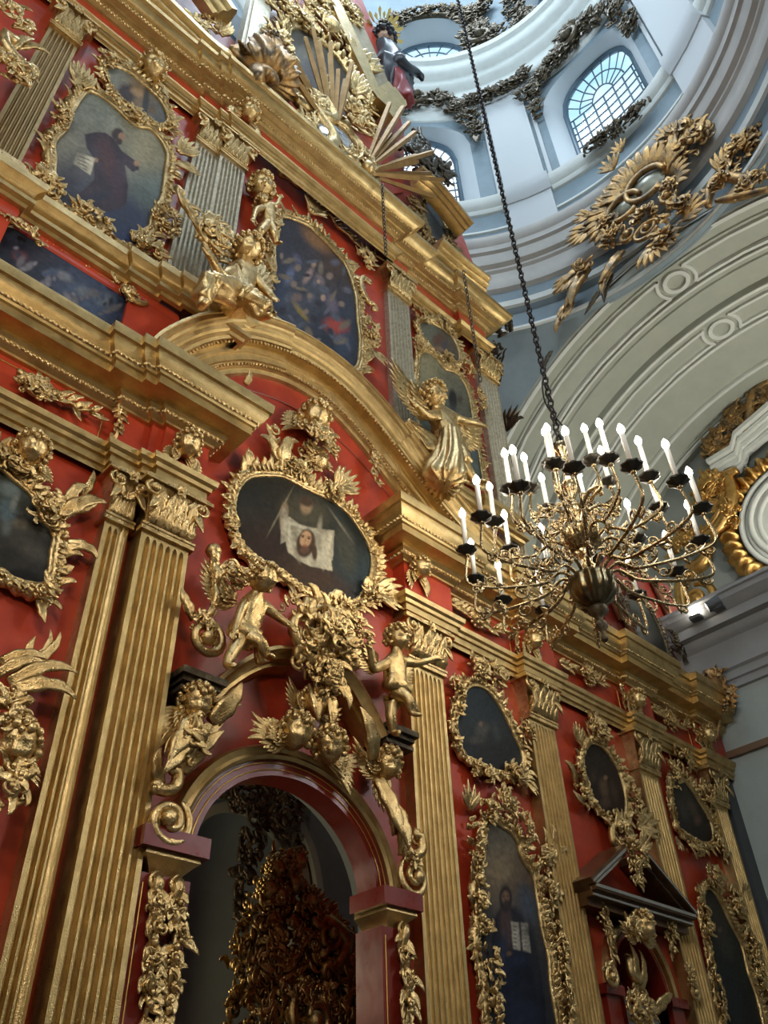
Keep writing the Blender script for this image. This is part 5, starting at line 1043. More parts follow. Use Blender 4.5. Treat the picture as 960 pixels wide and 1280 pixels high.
ornament('niche_crest', 'gilded leaf crest inside the small niche at the lower edge', 'crest', 5.95, [('cl', 795, 1262, .26, .16, 50, .2), ('leaf', 790, 1240, 80, .5, .14, .9), ('c', 778, 1200, 792, 1228, .35, .035), ('leaf', 798, 1240, 70, .45, .12, 1.1), ('leaf', 815, 1265, 40, .4, .14, -.6)])

# ------------------------------------------------------------------ inside the passage
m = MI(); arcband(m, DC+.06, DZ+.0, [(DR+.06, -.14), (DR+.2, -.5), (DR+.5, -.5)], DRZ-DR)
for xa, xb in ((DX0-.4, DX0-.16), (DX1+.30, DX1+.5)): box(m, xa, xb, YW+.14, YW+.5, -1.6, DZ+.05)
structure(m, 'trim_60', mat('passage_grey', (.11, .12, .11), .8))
m = MI(); 
for q0, q1, z0, z1 in ((2.5, 4.2, -1.6, 9), (8.2, 13, -1.6, 9)): box(m, q0, q1, 10.2, 10.5, z0, z1)
box(m, 4.2, 8.2, 10.9, 11.1, -1.6, 9)
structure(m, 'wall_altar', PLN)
m = MI(); c0 = 6.9
for r, w in ((.95, .0), (1.12, .05), (1.3, .12)):
    rows = [[(c0-q*math.cos(a), y, 3.6+q*1.1*math.sin(a)) for a in np.linspace(0, PI, 30)] for q, y in ((r, 10.2), (r, 10.1-w), (r+.12, 10.1-w), (r+.12, 10.2))]; grid(m, rows)
    for s in (-1, 1): box(m, c0+s*r+(0 if s > 0 else -.12), c0+s*r+(.12 if s > 0 else 0), 10.1-w, 10.2, -1.6, 3.62)
structure(m, 'trim_61', mat('altar_moulding', (.26, .25, .19), .6))
t = thing('altar_canopy', 'carved gold altar canopy of leaves and small figures seen through the arched passage', 'altar canopy', (6.0, 8, -1.6))
rgn = [(345, 1090, .22, .2), (330, 1130, .3, .25), (370, 1135, .28, .22), (320, 1180, .28, .3), (350, 1175, .3, .3), (385, 1150, .2, .2), (330, 1210, .3, .25), (380, 1190, .3, .3), (410, 1210, .3, .25), (350, 1240, .35, .3), (400, 1250, .4, .35), (430, 1240, .2, .3), (370, 1290, .5, .3), (425, 1290, .4, .3)]
AG = mat('altar_gold', (.46, .31, .12), .36, 1.0, (.20, .13, .05), 9, .35, 60)
rgn += [(300, 1215, .2, .3), (310, 1270, .3, .3), (435, 1275, .25, .4), (415, 1180, .18, .2)]
for i, (x, y, a, b) in enumerate(rgn):
    m = MB((0, 8, 0)); u, v = W(x, y, 8); cluster(m, u, v, a, b, 50, .24, i+50, .0, .3); m.build('leaf_cluster', AG, t)
for e in (('scroll', 405, 1170, .22, 120, 1.3, -1), ('c', 398, 1150, 410, 1215, .5, .05, -1), ('scroll', 385, 1275, .32, 90, 1.4, 1), ('cl', 385, 1250, .3, .12, 26, .2), ('spray', 425, 1195, 30, .35, 5, 60), ('spray', 425, 1215, 80, .4, 5, 60)):
    m = MB((0, 7.8, 0)); orn(m, e, 7.8); m.build(KN[e[0]], AG, t)
for i, (x, y) in enumerate(((345, 1085), (368, 1105), (372, 1075), (350, 1120), (335, 1110), (388, 1125))):
    u, v = W(x, y, 7.75); addhead(t, (u, 7.75, v), .12, (.2*(-1)**i, -1, -.2), 0, AG, 60+i)
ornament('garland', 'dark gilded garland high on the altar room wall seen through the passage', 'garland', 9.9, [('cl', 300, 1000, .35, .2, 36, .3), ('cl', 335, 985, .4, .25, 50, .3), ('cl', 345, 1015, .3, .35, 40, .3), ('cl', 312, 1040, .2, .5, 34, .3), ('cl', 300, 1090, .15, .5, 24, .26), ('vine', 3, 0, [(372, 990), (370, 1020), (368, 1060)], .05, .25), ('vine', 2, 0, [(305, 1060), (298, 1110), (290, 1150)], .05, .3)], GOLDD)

# ------------------------------------------------------------------ the crowning tier
def prism(px, Y, th, m=None, P=None):
    P = P if P is not None else WL(px, Y); m = m or MI(); n = len(P)
    m.add([(x, Y, z) for x, z in P]+[(x, Y+th, z) for x, z in P], [tuple(range(n)), tuple(range(2*n-1, n-1, -1))]+[(i, (i+1) % n, n+(i+1) % n, n+i) for i in range(n)]); return m
m = prism([(250, 85), (300, 62), (318, -15), (345, -40), (440, -30), (470, 40), (492, 112), (505, 165), (505, 240), (440, 250), (370, 205), (300, 150)], 6.3, .3); m.build('wall_crown', RED, None, 'auto', 'structure')
m = prism([(470, 262), (500, 225), (522, 222), (576, 288), (600, 352), (600, 372), (560, 345), (500, 300)], 6.35, .3); m.build('wall_crown_wing', RED, None, 'auto', 'structure')
m = prism([(110, -40), (240, -10), (300, 60), (312, 120), (260, 110), (170, 20)], 6.35, .25); m.build('wall_crown_wing_left', RED, None, 'auto', 'structure')
t = thing('square_pilaster', 'plain silvery pilaster left of the crowning painting, at the top edge', 'pilaster', (3, 6.1, 14.5))
prism([(296, 78), (318, -20), (346, -20), (322, 92)], 6.1, .25).build('shaft', SILV, t, 'auto'); prism([(303, 76), (322, -18), (325, -18), (307, 78)], 6.06, .05).build('raised_edge', SILV, t, 'auto')
def ramp(label, path, Y, rads, nm='raking_cornice', mt=GOLDF):
    P = smoothopen(WL(path, Y), 6); T = np.gradient(P, axis=0); T /= np.linalg.norm(T, axis=1)[:, None]; Nn = np.c_[-T[:, 1], T[:, 0]]; rads = [r*.62 for r in rads]
    t = thing('raking_cornice', label, 'cornice', (P[0][0], Y, P[:, 1].min()), 'raking cornices of the crown')
    o = 0
    for i, r in enumerate(rads):
        m = MI(); Q = P+Nn*o; w = .34-.08*i
        rows = [[(p[0]+n[0]*a, Y-b, p[1]+n[1]*a) for a, b in ((-r, -.05), (-r, w*.8), (-r*.6, w), (r*.6, w), (r, w*.8), (r, -.05))] for p, n in zip(Q, Nn)]
        grid(m, rows, cap=True); m.build('moulding', mt, t, 'auto'); o -= r*1.7
    return t
t = thing('raking_cornice', 'curved silvery gold cornice at the top of the crown, beside the dark robed statue', 'cornice', (6, 6, 19), 'raking cornices of the crown')
AGED = mat('aged_silver_gilt', (.46, .38, .25), .5, .8, (.34, .26, .15), 8)
prism([(412, -20), (428, -20), (448, 18), (468, 62), (487, 106), (470, 113), (452, 70), (432, 28)], 6.12, .3).build('outer_moulding', AGED, t, 'auto')
prism([(406, -20), (414, -20), (436, 24), (456, 66), (474, 110), (466, 114), (446, 72), (426, 30)], 6.0, .3).build('inner_moulding', GOLDF, t, 'auto')
t = thing('cornice_block', 'square gold stepped cornice block at the right shoulder of the crown', 'cornice', (7, 5.9, 18), 'raking cornices of the crown')
prism([(466, 113), (486, 101), (492, 109), (472, 121)], 5.95, .5).build('moulding', GOLDF, t, 'auto'); prism([(472, 121), (494, 108), (506, 124), (494, 140), (484, 132)], 5.86, .5).build('moulding', GOLDF, t, 'auto'); prism([(484, 136), (507, 124), (509, 131), (492, 147)], 5.78, .5).build('moulding', GOLDF, t, 'auto')
ramp('long gold raking cornice of the small right wing, ending at a point', [(514, 222), (540, 245), (578, 292)], 6.0, (.14, .12, .1), mt=mat('aged_gold', (.50, .33, .13), .4, 1, (.38, .24, .09), 8))
ramp('lower gold ledge under the small right wing, at the upper cornice', [(538, 312), (565, 335), (598, 360)], 5.9, (.1, .1, .08))
ramp('gold raking cornice at the top left above the upper cornice', [(168, -10), (215, 35), (258, 75), (288, 92)], 6.0, (.16, .14, .12))
ramp('upper gold moulding in the top left corner of the picture', [(238, -25), (262, 5), (280, 30)], 6.1, (.2, .16, .12))
O12 = [(362, 40), (375, 37), (390, 46), (407, 60), (422, 77), (435, 97), (442, 112), (436, 128), (430, 150), (405, 140), (382, 110), (367, 82), (360, 55)]
icon('dark oval painting in the crown, half hidden by gilded rays', [(O12, [((380, 60), (.09, .08, .06)), ((420, 100), (.05, .045, .04))], [(395, 90, 14, 18, 20, (.05, .035, .03), .7), (385, 65, 12, 8, 0, (.14, .12, .08), .7)], None)],
    6.22, .26, .5, .2, .16, [('cl', 370, 25, .5, .4, 46, .5), ('cl', 345, 60, .3, .6, 46, .5), ('cl', 400, 30, .5, .4, 46, .5), ('cl', 425, 55, .4, .4, 36, .45), ('spray', 450, 85, 60, .9, 5, 80), ('cl', 455, 125, .4, .6, 50, .45), ('cl', 340, 5, .5, .5, 46, .5), ('cl', 395, 5, .5, .5, 56, .55), ('cl', 430, 15, .5, .6, 46, .5), ('ball', 409, 40, .3), ('leaf', 437, 80, 95, 1.1, .3, .4)], 12)
O13 = [(529, 262), (535, 252), (545, 262), (555, 285), (557, 302), (548, 308), (537, 298), (529, 280)]
icon('small grey oval painting in the right wing of the crown', [(O13, [((535, 265), (.10, .11, .11)), ((550, 300), (.07, .08, .09))], [(545, 285, 6, 12, -20, (.05, .05, .055), .7)], None)], 6.25, .14, .3, .13, .12, [('cl', 525, 290, .2, .5, 30, .35), ('cl', 560, 315, .3, .3, 30, .35), ('cl', 545, 318, .3, .2, 20, .3), ('cl', 515, 262, .2, .4, 20, .35), ('cl', 575, 330, .2, .25, 16, .3)], 13, mt=mat('aged_gold_leaf', (.42, .28, .12), .45, 1, (.25, .17, .08), 8))
O14 = [(196, 22), (212, 25), (228, 48), (240, 68), (233, 72), (215, 60), (198, 38)]
icon('dark oval panel in the left wing above the upper cornice', [(O14, [((210, 40), (.02, .02, .02))], [], None)], 6.2, .12, .25, .1, .12, [('cl', 190, 15, .3, .25, 20, .3), ('cl', 242, 40, .3, .3, 30, .35), ('cl', 262, 30, .2, .4, 22, .3), ('cl', 180, 0, .3, .3, 20, .3), ('spray', 275, 45, 80, .5, 5, 60)], 14)
t = thing('angel_statue', 'small pale gilded angel bust seated on the upper cornice left of the rays', 'statue', (3.0, 5.9, 14), 'gilded figures')
figure(t, dict(head=(338, 62, .1), chest=(330, 76, .02), hip=(322, 90, .05), lelbow=(312, 72, .2), lhand=(306, 62, .3), relbow=(346, 82, .2), rhand=(355, 92, .3), lknee=(335, 95, .5), lfoot=(345, 102, .3), rknee=(320, 96, .5), rfoot=(328, 103, .4)), 5.8, GOLDW, .6, (.5, -1, -.4), 0, .28, True, 71)
q0 = W(332, 74, 5.75); q1 = W(330, 100, 5.7); drape(t, (q0[0], 5.7, q0[1]), (q1[0], 5.6, q1[1]), .45, .75, 9, .2, GOLDW, flat=.7)
# sunburst
t = thing('sunburst', 'gilded sunburst of long rays around a glazed oval cartouche above the upper cornice', 'sunburst', (5, 5.8, 14.5))
RAYM = mat('ray_gilding', (.42, .26, .10), .6, .7, (.30, .18, .06), 5)
c1, c2 = (413, 178), (448, 222); YB = 5.75
rays = [(c1, q) for q in ((350, 96), (356, 90), (352, 118), (362, 78), (371, 58), (376, 52), (381, 66), (389, 62), (398, 70), (407, 72), (413, 98), (425, 96), (427, 104))]+[(c2, q) for q in ((478, 138), (490, 148), (484, 172), (503, 162), (505, 180), (517, 199), (513, 212), (527, 205), (535, 222), (520, 232), (508, 240), (540, 252), (545, 235))]
for i, (c, q) in enumerate(rays):
    a, b = np.array(W(c[0], c[1], YB)), np.array(W(q[0], q[1], YB)); d = b-a; L = np.linalg.norm(d); d /= L; n = np.array([-d[1], d[0]]); m = MI(); rows = []
    for f, r in ((.12, .035), (.6, .06), (.97, .055), (1, .01)):
        c_ = a+d*L*f; y = YB-.12-.25*f*(i % 3)*.5; rows.append([(c_[0]+n[0]*r, y, c_[1]+n[1]*r), (c_[0], y-r, c_[1]), (c_[0]-n[0]*r, y, c_[1]-n[1]*r), (c_[0], y+r, c_[1])])
    grid(m, rows, True, True); m.build('ray', RAYM, t, False)
for e in (('cl', 395, 140, .45, .35, 60, .4), ('cl', 425, 200, .5, .4, 60, .4), ('cl', 380, 160, .25, .4, 36, .35), ('cl', 445, 150, .4, .5, 60, .4), ('cl', 450, 205, .3, .4, 46, .35), ('c', 385, 145, 400, 132, .4, .09), ('c', 388, 190, 382, 140, .35, .1), ('scroll', 450, 215, .4, 60, 1.3, -1), ('cl', 405, 195, .4, .2, 40, .35), ('cl', 435, 225, .4, .2, 40, .35), ('spray', 440, 118, 80, .8, 5, 60), ('spray', 405, 115, 100, .5, 4, 60)):
    m = MB((0, 5.72, 0)); orn(m, e, 5.72); m.build(KN[e[0]], GOLD, t)
m = MB((0, 5.6, 0)); C = smoothclosed(WL([(392, 150), (402, 146), (420, 156), (438, 172), (446, 190), (440, 200), (425, 192), (405, 178), (394, 163)], 5.6), 60); band(m, C, .1, .12, .05); m.build('oval_rim', GOLD, t)
m = MB((0, 5.62, 0)); c_ = C.mean(0); grid(m, [[(c_[0]+(p[0]-c_[0])*f, c_[1]+(p[1]-c_[1])*f, .14*(1-f*f)) for p in np.vstack([C, C[:1]])] for f in (.05, .4, .7, .9, 1.02)]); m.build('domed_glass', GLOSSG, t)
t = thing('dark_flower_vase', 'dark bouquet standing on the small right wing, against the second drum window', 'bouquet', (7.5, 6.1, 18.8))
m = MB((0, 6.1, 0))
for x, y, s_ in ((525, 210, .45), (520, 195, .4), (535, 215, .35), (512, 200, .4), (545, 222, .25)): u, v = W(x, y, 6.1); cluster(m, u, v, s_, s_*1.3, 26, .5, x, 0, .3)
m.build('leaf_cluster', mat('dark_grey_leaves', (.12, .11, .09), .5, .6), t)
m = MB((0, 6.1, 0)); u, v = W(522, 180, 6.1); tube(m, [(u, v-1.5, .1), (u, v+.6, .1)], .06); tube(m, [(u-.25, v+.25, .1), (u+.25, v+.25, .1)], .05); m.build('cross', GOLDD, t)
# wing piece behind the chandelier
m = prism([(738, 712), (752, 690), (835, 732), (862, 790), (880, 850), (840, 838), (765, 800)], 6.15, .25); m.build('wall_wing', REDD, None, 'auto', 'structure')
icon('small dark reflecting painting on the wing piece behind the chandelier', [([(784, 752), (793, 741), (803, 750), (815, 772), (826, 795), (834, 824), (822, 820), (800, 806), (787, 780)], [((800, 760), (.03, .035, .03)), ((825, 810), (.012, .013, .012))], [(800, 785, 8, 4, 0, (.12, .12, .11), .7)], None)], 6.08, .07, .14, .06, .08, [('cl', 838, 800, .1, .3, 26, .2), ('cl', 770, 755, .08, .4, 20, .2), ('cl', 848, 815, .08, .25, 18, .18)], 15, mt=GOLDD)
for i, (a, b) in enumerate((((764, 728), (792, 800)), ((815, 725), (850, 800)), ((745, 705), (776, 775)))):
    m = MI(); p, q = W(*a, 6.1), W(*b, 6.1); tube(m, [(p[0], 6.08, p[1]), (q[0], 6.08, q[1])], .08, 6); tag(m.build('upright_moulding', mat('rust_red_gilt', (.28, .12, .06), .45, .5) if i == 0 else bpy.data.materials['rust_red_gilt'], None, True), ('worn red and gold upright left of the small dark painting', 'worn red and gold upright right of the small dark painting', 'leftmost worn upright moulding behind the chandelier bowl')[i], 'moulding', 'uprights of the wing piece')
for i, (x0, y0, x1, y1, lab) in enumerate(((479, 232, 481, 318, 'thin dark chain crossing the upper cornice above the large blue icon'), (587, 345, 592, 470, 'thin dark chain hanging over the right end of the upper cornice'))):
    Yc = 5.25; p, q = W(x0, y0, Yc), W(x1, y1, Yc); m = MI(); L = p[1]-q[1]; n = int(L/.11)
    for k in range(n):
        z = q[1]+L*(k+.5)/n; r = .03; tube(m, [((p[0]+q[0])/2+(r*math.cos(a) if k % 2 else 0), Yc+(0 if k % 2 else r*math.cos(a)), z+.07*math.sin(a)) for a in np.linspace(0, 2*PI, 9)], .011, 4)
    tag(m.build('hanging_chain', GOLDD), lab, 'chain', 'thin chains before the screen')

# ------------------------------------------------------------------ side wall, lunette and drum ornament
def pl_frame(X): return dict(O=(X, 0, 0), U=(0, -1, 0), V=(0, 0, 1), Wn=(-1, 0, 0))
def side_orn(name, label, cat, X_, parts, mt=GOLDW, group=None):
    cv = lambda x, y: (lambda q: (-q[0], q[1]))(WX(x, y, X_))
    p0 = cv(parts[0][1], parts[0][2]); t = thing(name, label, cat, (X_, -p0[0], p0[1]), group)
    for e in parts:
        m = MB(**pl_frame(X_)); k = e[0]; u, v = cv(e[1], e[2])
        if k == 'cl': cluster(m, u, v, e[3], e[4], e[5], e[6], int(e[1]), .0, .25)
        elif k == 'ring':
            C = [(u+e[3]*math.cos(a), v+e[4]*math.sin(a), .12) for a in np.linspace(0, 2*PI*e[6], 30)]; tube(m, C, e[5], 8)
        elif k == 'disc': lathe_rows = [[(u+e[3]*f*math.cos(a), v+e[4]*f*math.sin(a), .04+.12*(1-f*f)) for a in np.linspace(0, 2*PI, 25)] for f in (.02, .4, .8, 1.0)]; grid(m, lathe_rows)
        elif k == 'fan':     # angle, inner, outer, n, spread, ply
            for i in range(e[6]):
                a = math.radians(e[3]+e[7]*(i/(e[6]-1)-.5)); c, s = math.cos(a), math.sin(a); wd = e[5]*math.radians(e[7])/e[6]*1.15
                leaf(m, u+e[4]*c, v+e[4]*s, a, e[5]-e[4], wd, .15, .55, 1, .02, 8, .3)
        elif k == 'spray':
            for i in range(e[5]):
                q = i/(max(1, e[5]-1))-.5; leaf(m, u, v, math.radians(e[3]+e[6]*q), e[4]*(1-.4*abs(q)), e[4]*.26, -1.3*q, .6, 4, .03, 10, 1.0)
        elif k == 'leaf': leaf(m, u, v, math.radians(e[3]), e[4], e[5], e[6], .5, 4, .03, 14)
        elif k == 'scroll': scroll(m, u, v, e[3], math.radians(e[4]), e[5], e[6], e[3]*.22, .1)
        elif k == 'path':
            P = smoothopen([cv(x, y) for x, y in e[3]], 8); n = len(P); tube(m, [(p[0], p[1], .1) for p in P], [e[4]*(.55+.45*math.sin(PI*i/n)) for i in range(n)], 8)
        m.build({'cl': 'leaf_cluster', 'ring': 'scroll_rim', 'disc': 'boss', 'fan': 'shell_fan', 'spray': 'leaf_spray', 'leaf': 'leaf', 'scroll': 'scroll', 'path': 'curved_band'}[k], mt if k != 'disc' else PLBOSS, t)
    return t
PLBOSS = mat('grey_green_boss', (.20, .19, .13), .4, .4, (.14, .12, .07), 4)
side_orn('shell_cartouche', 'large gilded shell cartouche with two grey bosses over the crown of the vaulted arch', 'cartouche', 11.7, [
    ('disc', 810, 234, .46, .40), ('disc', 783, 262, .40, .32), ('ring', 810, 234, .50, .46, .075, .85), ('ring', 783, 263, .44, .38, .075, .85), ('fan', 808, 235, 80, .52, 1.2, 13, 160), ('fan', 783, 262, 165, .46, 1.1, 12, 150), ('fan', 825, 238, 5, .4, .85, 7, 90), ('fan', 795, 250, 125, .5, 1.15, 8, 90), ('cl', 808, 272, .3, .2, 26, .35), ('cl', 840, 240, .25, .3, 26, .35), ('cl', 762, 285, .3, .25, 26, .35), ('ring', 812, 292, .3, .22, .05, .9), ('cl', 835, 300, .35, .2, 26, .35),
    ('scroll', 838, 250, .25, 60, 1.4, -1), ('scroll', 790, 297, .24, 100, 1.4, 1), ('scroll', 812, 290, .22, 60, 1.3, -1), ('fan', 818, 305, -80, .1, .75, 8, 110), ('spray', 768, 212, 100, .5, 6, 140), ('spray', 778, 190, 95, .4, 5, 120), ('spray', 745, 285, 190, .8, 6, 90), ('spray', 740, 270, 160, .5, 5, 90),
    ('cl', 850, 175, .4, .35, 36, .5), ('cl', 872, 180, .4, .35, 36, .5), ('leaf', 842, 215, 60, 1.1, .4, .4), ('leaf', 855, 210, 70, 1.0, .3, -.3), ('spray', 835, 172, 100, .4, 5, 120), ('cl', 770, 300, .3, .25, 24, .4), ('cl', 850, 265, .35, .2, 24, .4), ('leaf', 778, 315, 235, 1.0, .3, -.5), ('leaf', 765, 335, 240, .9, .25, .5), ('spray', 855, 275, -20, .7, 5, 90)])
side_orn('rocaille_border', 'gilded rocaille border rising to the right edge above the vaulted arch', 'ornament', 11.75, [('path', 880, 240, [(888, 262), (893, 235), (910, 225), (935, 228), (965, 222)], .13), ('path', 890, 250, [(898, 255), (925, 250), (965, 240)], .1), ('cl', 905, 232, .35, .15, 26, .35), ('cl', 940, 235, .4, .15, 26, .35), ('spray', 905, 215, 60, .6, 6, 100), ('cl', 935, 185, .5, .35, 40, .45), ('cl', 955, 170, .4, .3, 24, .4), ('spray', 920, 245, -20, .7, 6, 60), ('leaf', 945, 205, 20, 1.2, .35, .2)])
side_orn('leaf_spray', 'bird shaped gilded leaf spray on the blue pendentive left of the shell cartouche', 'leaf ornament', 11.6, [('spray', 722, 345, 205, .7, 6, 80), ('leaf', 735, 338, 235, 1.2, .35, .5), ('leaf', 730, 345, 240, 1.1, .3, -.3), ('leaf', 728, 335, 200, .9, .25, .4), ('spray', 715, 378, 250, .7, 6, 60), ('cl', 732, 340, .2, .3, 20, .35), ('leaf', 705, 395, 240, .6, .2, .5), ('path', 720, 340, [(735, 340), (728, 333), (718, 336)], .07)])
side_orn('leaf_spray', 'thin dark gilded leaf between the pendentive spray and the arch edge', 'leaf ornament', 11.8, [('leaf', 765, 345, 245, .9, .2, .3), ('leaf', 750, 365, 235, .7, .16, -.4), ('leaf', 690, 440, 240, .6, .15, .4)], GOLDD)
side_orn('leaf_spray', 'dark leafy ornament on the pendentive right of the upper cornice end', 'leaf ornament', 9.8, [('cl', 632, 412, .15, .2, 20, .3), ('leaf', 640, 415, 70, .4, .15, .5), ('cl', 625, 445, .12, .35, 26, .25), ('leaf', 628, 465, 265, .4, .15, .3)], GOLDD)
side_orn('leaf_spray', 'dark curling leaf beside the foot of the last upper pilaster', 'leaf ornament', 9.6, [('spray', 635, 538, 30, .5, 5, 100), ('cl', 628, 560, .15, .3, 22, .25), ('leaf', 640, 535, 10, .4, .12, -1.5)], GOLDD)
# round window with its wavy gilded frame in the lunette
LX = 17.8
def LU(x, y): q = WX(x, y, LX); return (-q[0], q[1])
c = LU(1003, 642); r0 = abs(LU(924, 650)[0]-c[0])
t = thing('round_medallion', 'white moulded round medallion with wavy gilded gadroon frame at the right edge', 'medallion', (LX, -c[0], c[1]-r0*1.4))
m = MB(**pl_frame(LX)); 
for r, w in ((1.0, .16), (.9, .1), (.82, .2), (.7, .08)): tube(m, [(c[0]+r0*r*math.cos(a), c[1]+r0*r*math.sin(a), w) for a in np.linspace(0, 2*PI, 49)], .075, 6)
grid(m, [[(c[0]+r0*f*math.cos(a), c[1]+r0*f*math.sin(a), .1) for a in np.linspace(0, 2*PI, 49)] for f in (.02, .98)]); m.build('moulded_disc', PLW, t)
m = MB(**pl_frame(LX)); rows = []
for i in range(361):
    a = 2*PI*i/360; wv = math.sin(a*36); wv2 = math.sin(a*36+.8)
    rows.append([(c[0]+r0*q*(1+.02*wv2)*math.cos(a+.03*math.sin(q*9)), c[1]+r0*q*(1+.02*wv2)*math.sin(a+.03*math.sin(q*9)), h*(1+.35*wv)) for q, h in ((1.05, .0), (1.08, .22), (1.18, .3), (1.3, .26), (1.4, .16), (1.42, 0))])
grid(m, rows); m.build('gadroon_frame', mat('bright_wall_gold', (.72, .45, .16), .33, 1, (.50, .28, .08), 6, .2, 30), t)
BW = bpy.data.materials['bright_wall_gold']
side_orn('rocaille_scroll', 'gilded rocaille C scroll left of the round medallion, standing on the grey side cornice', 'ornament', 17.6, [('path', 915, 600, [(925, 590), (912, 598), (918, 618), (910, 650), (890, 672), (862, 682)], .19), ('cl', 912, 640, .25, .5, 30, .45), ('path', 905, 600, [(918, 588), (905, 600), (908, 622), (900, 646), (884, 664), (860, 674)], .11), ('path', 900, 670, [(885, 672), (884, 702), (866, 716), (855, 735), (858, 765)], .2), ('scroll', 877, 752, .45, 90, 1.5, -1), ('cl', 895, 605, .4, .4, 36, .5), ('cl', 882, 620, .3, .4, 26, .45), ('cl', 860, 680, .5, .3, 30, .45), ('spray', 905, 625, 200, .6, 5, 70), ('path', 930, 745, [(905, 752), (918, 745), (935, 735), (965, 722)], .12), ('path', 850, 760, [(848, 735), (855, 760), (870, 772)], .12)], BW)
side_orn('rocaille_scroll', 'dim gilded rocaille above the broken white cornice in the lunette', 'ornament', 17.6, [('path', 940, 520, [(965, 480), (948, 495), (940, 520), (935, 545)], .2), ('cl', 925, 530, .5, .5, 40, .5), ('cl', 905, 550, .4, .4, 36, .45), ('cl', 895, 565, .3, .3, 20, .4), ('cl', 955, 500, .4, .4, 26, .45), ('leaf', 925, 545, 200, 1.0, .3, .6)], GOLDW)
t = thing('broken_cornice', 'white broken cornice piece amid the gilding of the lunette', 'cornice', (17.4, 5, 14.0))
for k, (o_, d_) in enumerate(((0, .5), (.16, .38), (.3, .28), (.45, .2))):
    m = MI(); P = [WX(x, y, 17.5) for x, y in ((888, 580), (918, 562), (922, 545), (965, 508))]; Q = [(a, b-o_) for a, b in P]; rows = [[(17.75-dd, y, z+h) for y, z in Q] for dd, h in ((0, 0), (d_, 0), (d_, -.12), (0, -.12))]; rows.append(rows[0])
    grid(m, rows); m.build('moulding', PLW, t, 'auto')
# corner console where the screen meets the side wall
side_orn('corner_console', 'gilded scrolled console with leaf drops in the corner between screen and side wall', 'console', 13.4, [('scroll', 893, 872, .3, 90, 1.6, -1), ('cl', 905, 875, .25, .3, 36, .25), ('cl', 890, 850, .3, .12, 24, .25), ('cl', 885, 905, .2, .2, 34, .22), ('cl', 868, 915, .2, .15, 26, .2), ('leaf', 900, 893, 250, .5, .2, .5), ('cl', 848, 905, .2, .2, 24, .2)])
m = MI(); box(m, 13.0, 13.6, 5.35, 5.75, 6.85, 7.0); tag(m.build('console_block', GOLDW, None, 'auto'), 'small brown gilt block on top of the corner console', 'block')
# spot lamps on the side cornice
y_, z_ = WX(870, 765, 13.15)
t = thing('cornice_lamp', 'small lit round lamp on the grey side cornice', 'lamp', (13.15, y_, z_-.12), 'lamps on the side cornice'); m = MB(**pl_frame(13.15)); ball(m, (-y_, z_, .05), .085, 12, 8); m.build('bulb', BULB, t); m = MB(**pl_frame(13.15)); box(m, -y_-.12, -y_+.08, z_-.16, z_-.09, -.06, .1); m.build('base', GREYP, t, 'auto')
y_, z_ = WX(893, 757, 13.15)
t = thing('cornice_lamp', 'black unlit spot lamp on the grey side cornice', 'lamp', (13.15, y_, z_-.12), 'lamps on the side cornice'); m = MB(**pl_frame(13.15)); tube(m, [(-y_-.1, z_-.04, .1), (-y_+.12, z_+.03, .0)], [.1, .13], 12); m.build('housing', GREYP, t, 'auto'); m = MB(**pl_frame(13.15)); box(m, -y_-.02, -y_+.16, z_-.13, z_-.07, -.06, .1); m.build('base', GREYP, t, 'auto')

def CP(x, y, R_=6.1):
    d = ray(x, y); a = d[0]**2+d[1]**2; b = -2*(d[0]*CX+d[1]*CY); k = CX**2+CY**2-R_**2; t = (-b+math.sqrt(max(0, b*b-4*a*k)))/(2*a); return d*t
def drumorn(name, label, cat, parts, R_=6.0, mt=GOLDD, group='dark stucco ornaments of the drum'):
    p = CP(parts[0][1], parts[0][2], R_); t = thing(name, label, cat, tuple(p), group)
    for e in parts:
        p = CP(e[1], e[2], R_); n = unit((CX-p[0], CY-p[1], 0)); U = (-n[1], n[0], 0) if (-n[1]*_R[0]+n[0]*_R[1]) > 0 else (n[1], -n[0], 0)
        m = MB(tuple(p), U, (0, 0, 1), tuple(n)); k = e[0]
        if k == 'cl': cluster(m, 0, 0, e[3], e[4], e[5], e[6], int(e[1]), 0, .2)
        elif k == 'scroll': scroll(m, 0, 0, e[3], math.radians(e[4]), e[5], e[6], e[3]*.22, .12)
        elif k == 'leaf': leaf(m, 0, 0, math.radians(e[3]), e[4], e[5], e[6], .5, 4, .03, 12)
        elif k == 'shell': shell(m, 0, 0, e[3], math.radians(e[4]), .05)
        m.build({'cl': 'leaf_cluster', 'scroll': 'scroll', 'leaf': 'leaf', 'shell': 'shell'}[k], mt, t)
    return t
drumorn('window_garland', 'dark gilded garland with a cartouche over the right drum window', 'garland', [('cl', 705, 68, .5, .5, 40, .45), ('scroll', 715, 50, .5, 90, 1.4, 1), ('cl', 713, 45, .5, .6, 50, .45), ('cl', 698, 25, .35, .35, 26, .4), ('cl', 735, 30, .4, .4, 34, .42), ('cl', 755, 18, .4, .4, 34, .42), ('cl', 775, 12, .4, .4, 34, .42), ('cl', 790, 28, .3, .5, 30, .42), ('cl', 690, 82, .35, .4, 34, .42), ('cl', 678, 98, .3, .4, 34, .42), ('cl', 668, 115, .28, .5, 34, .42), ('cl', 672, 138, .2, .5, 26, .35)])
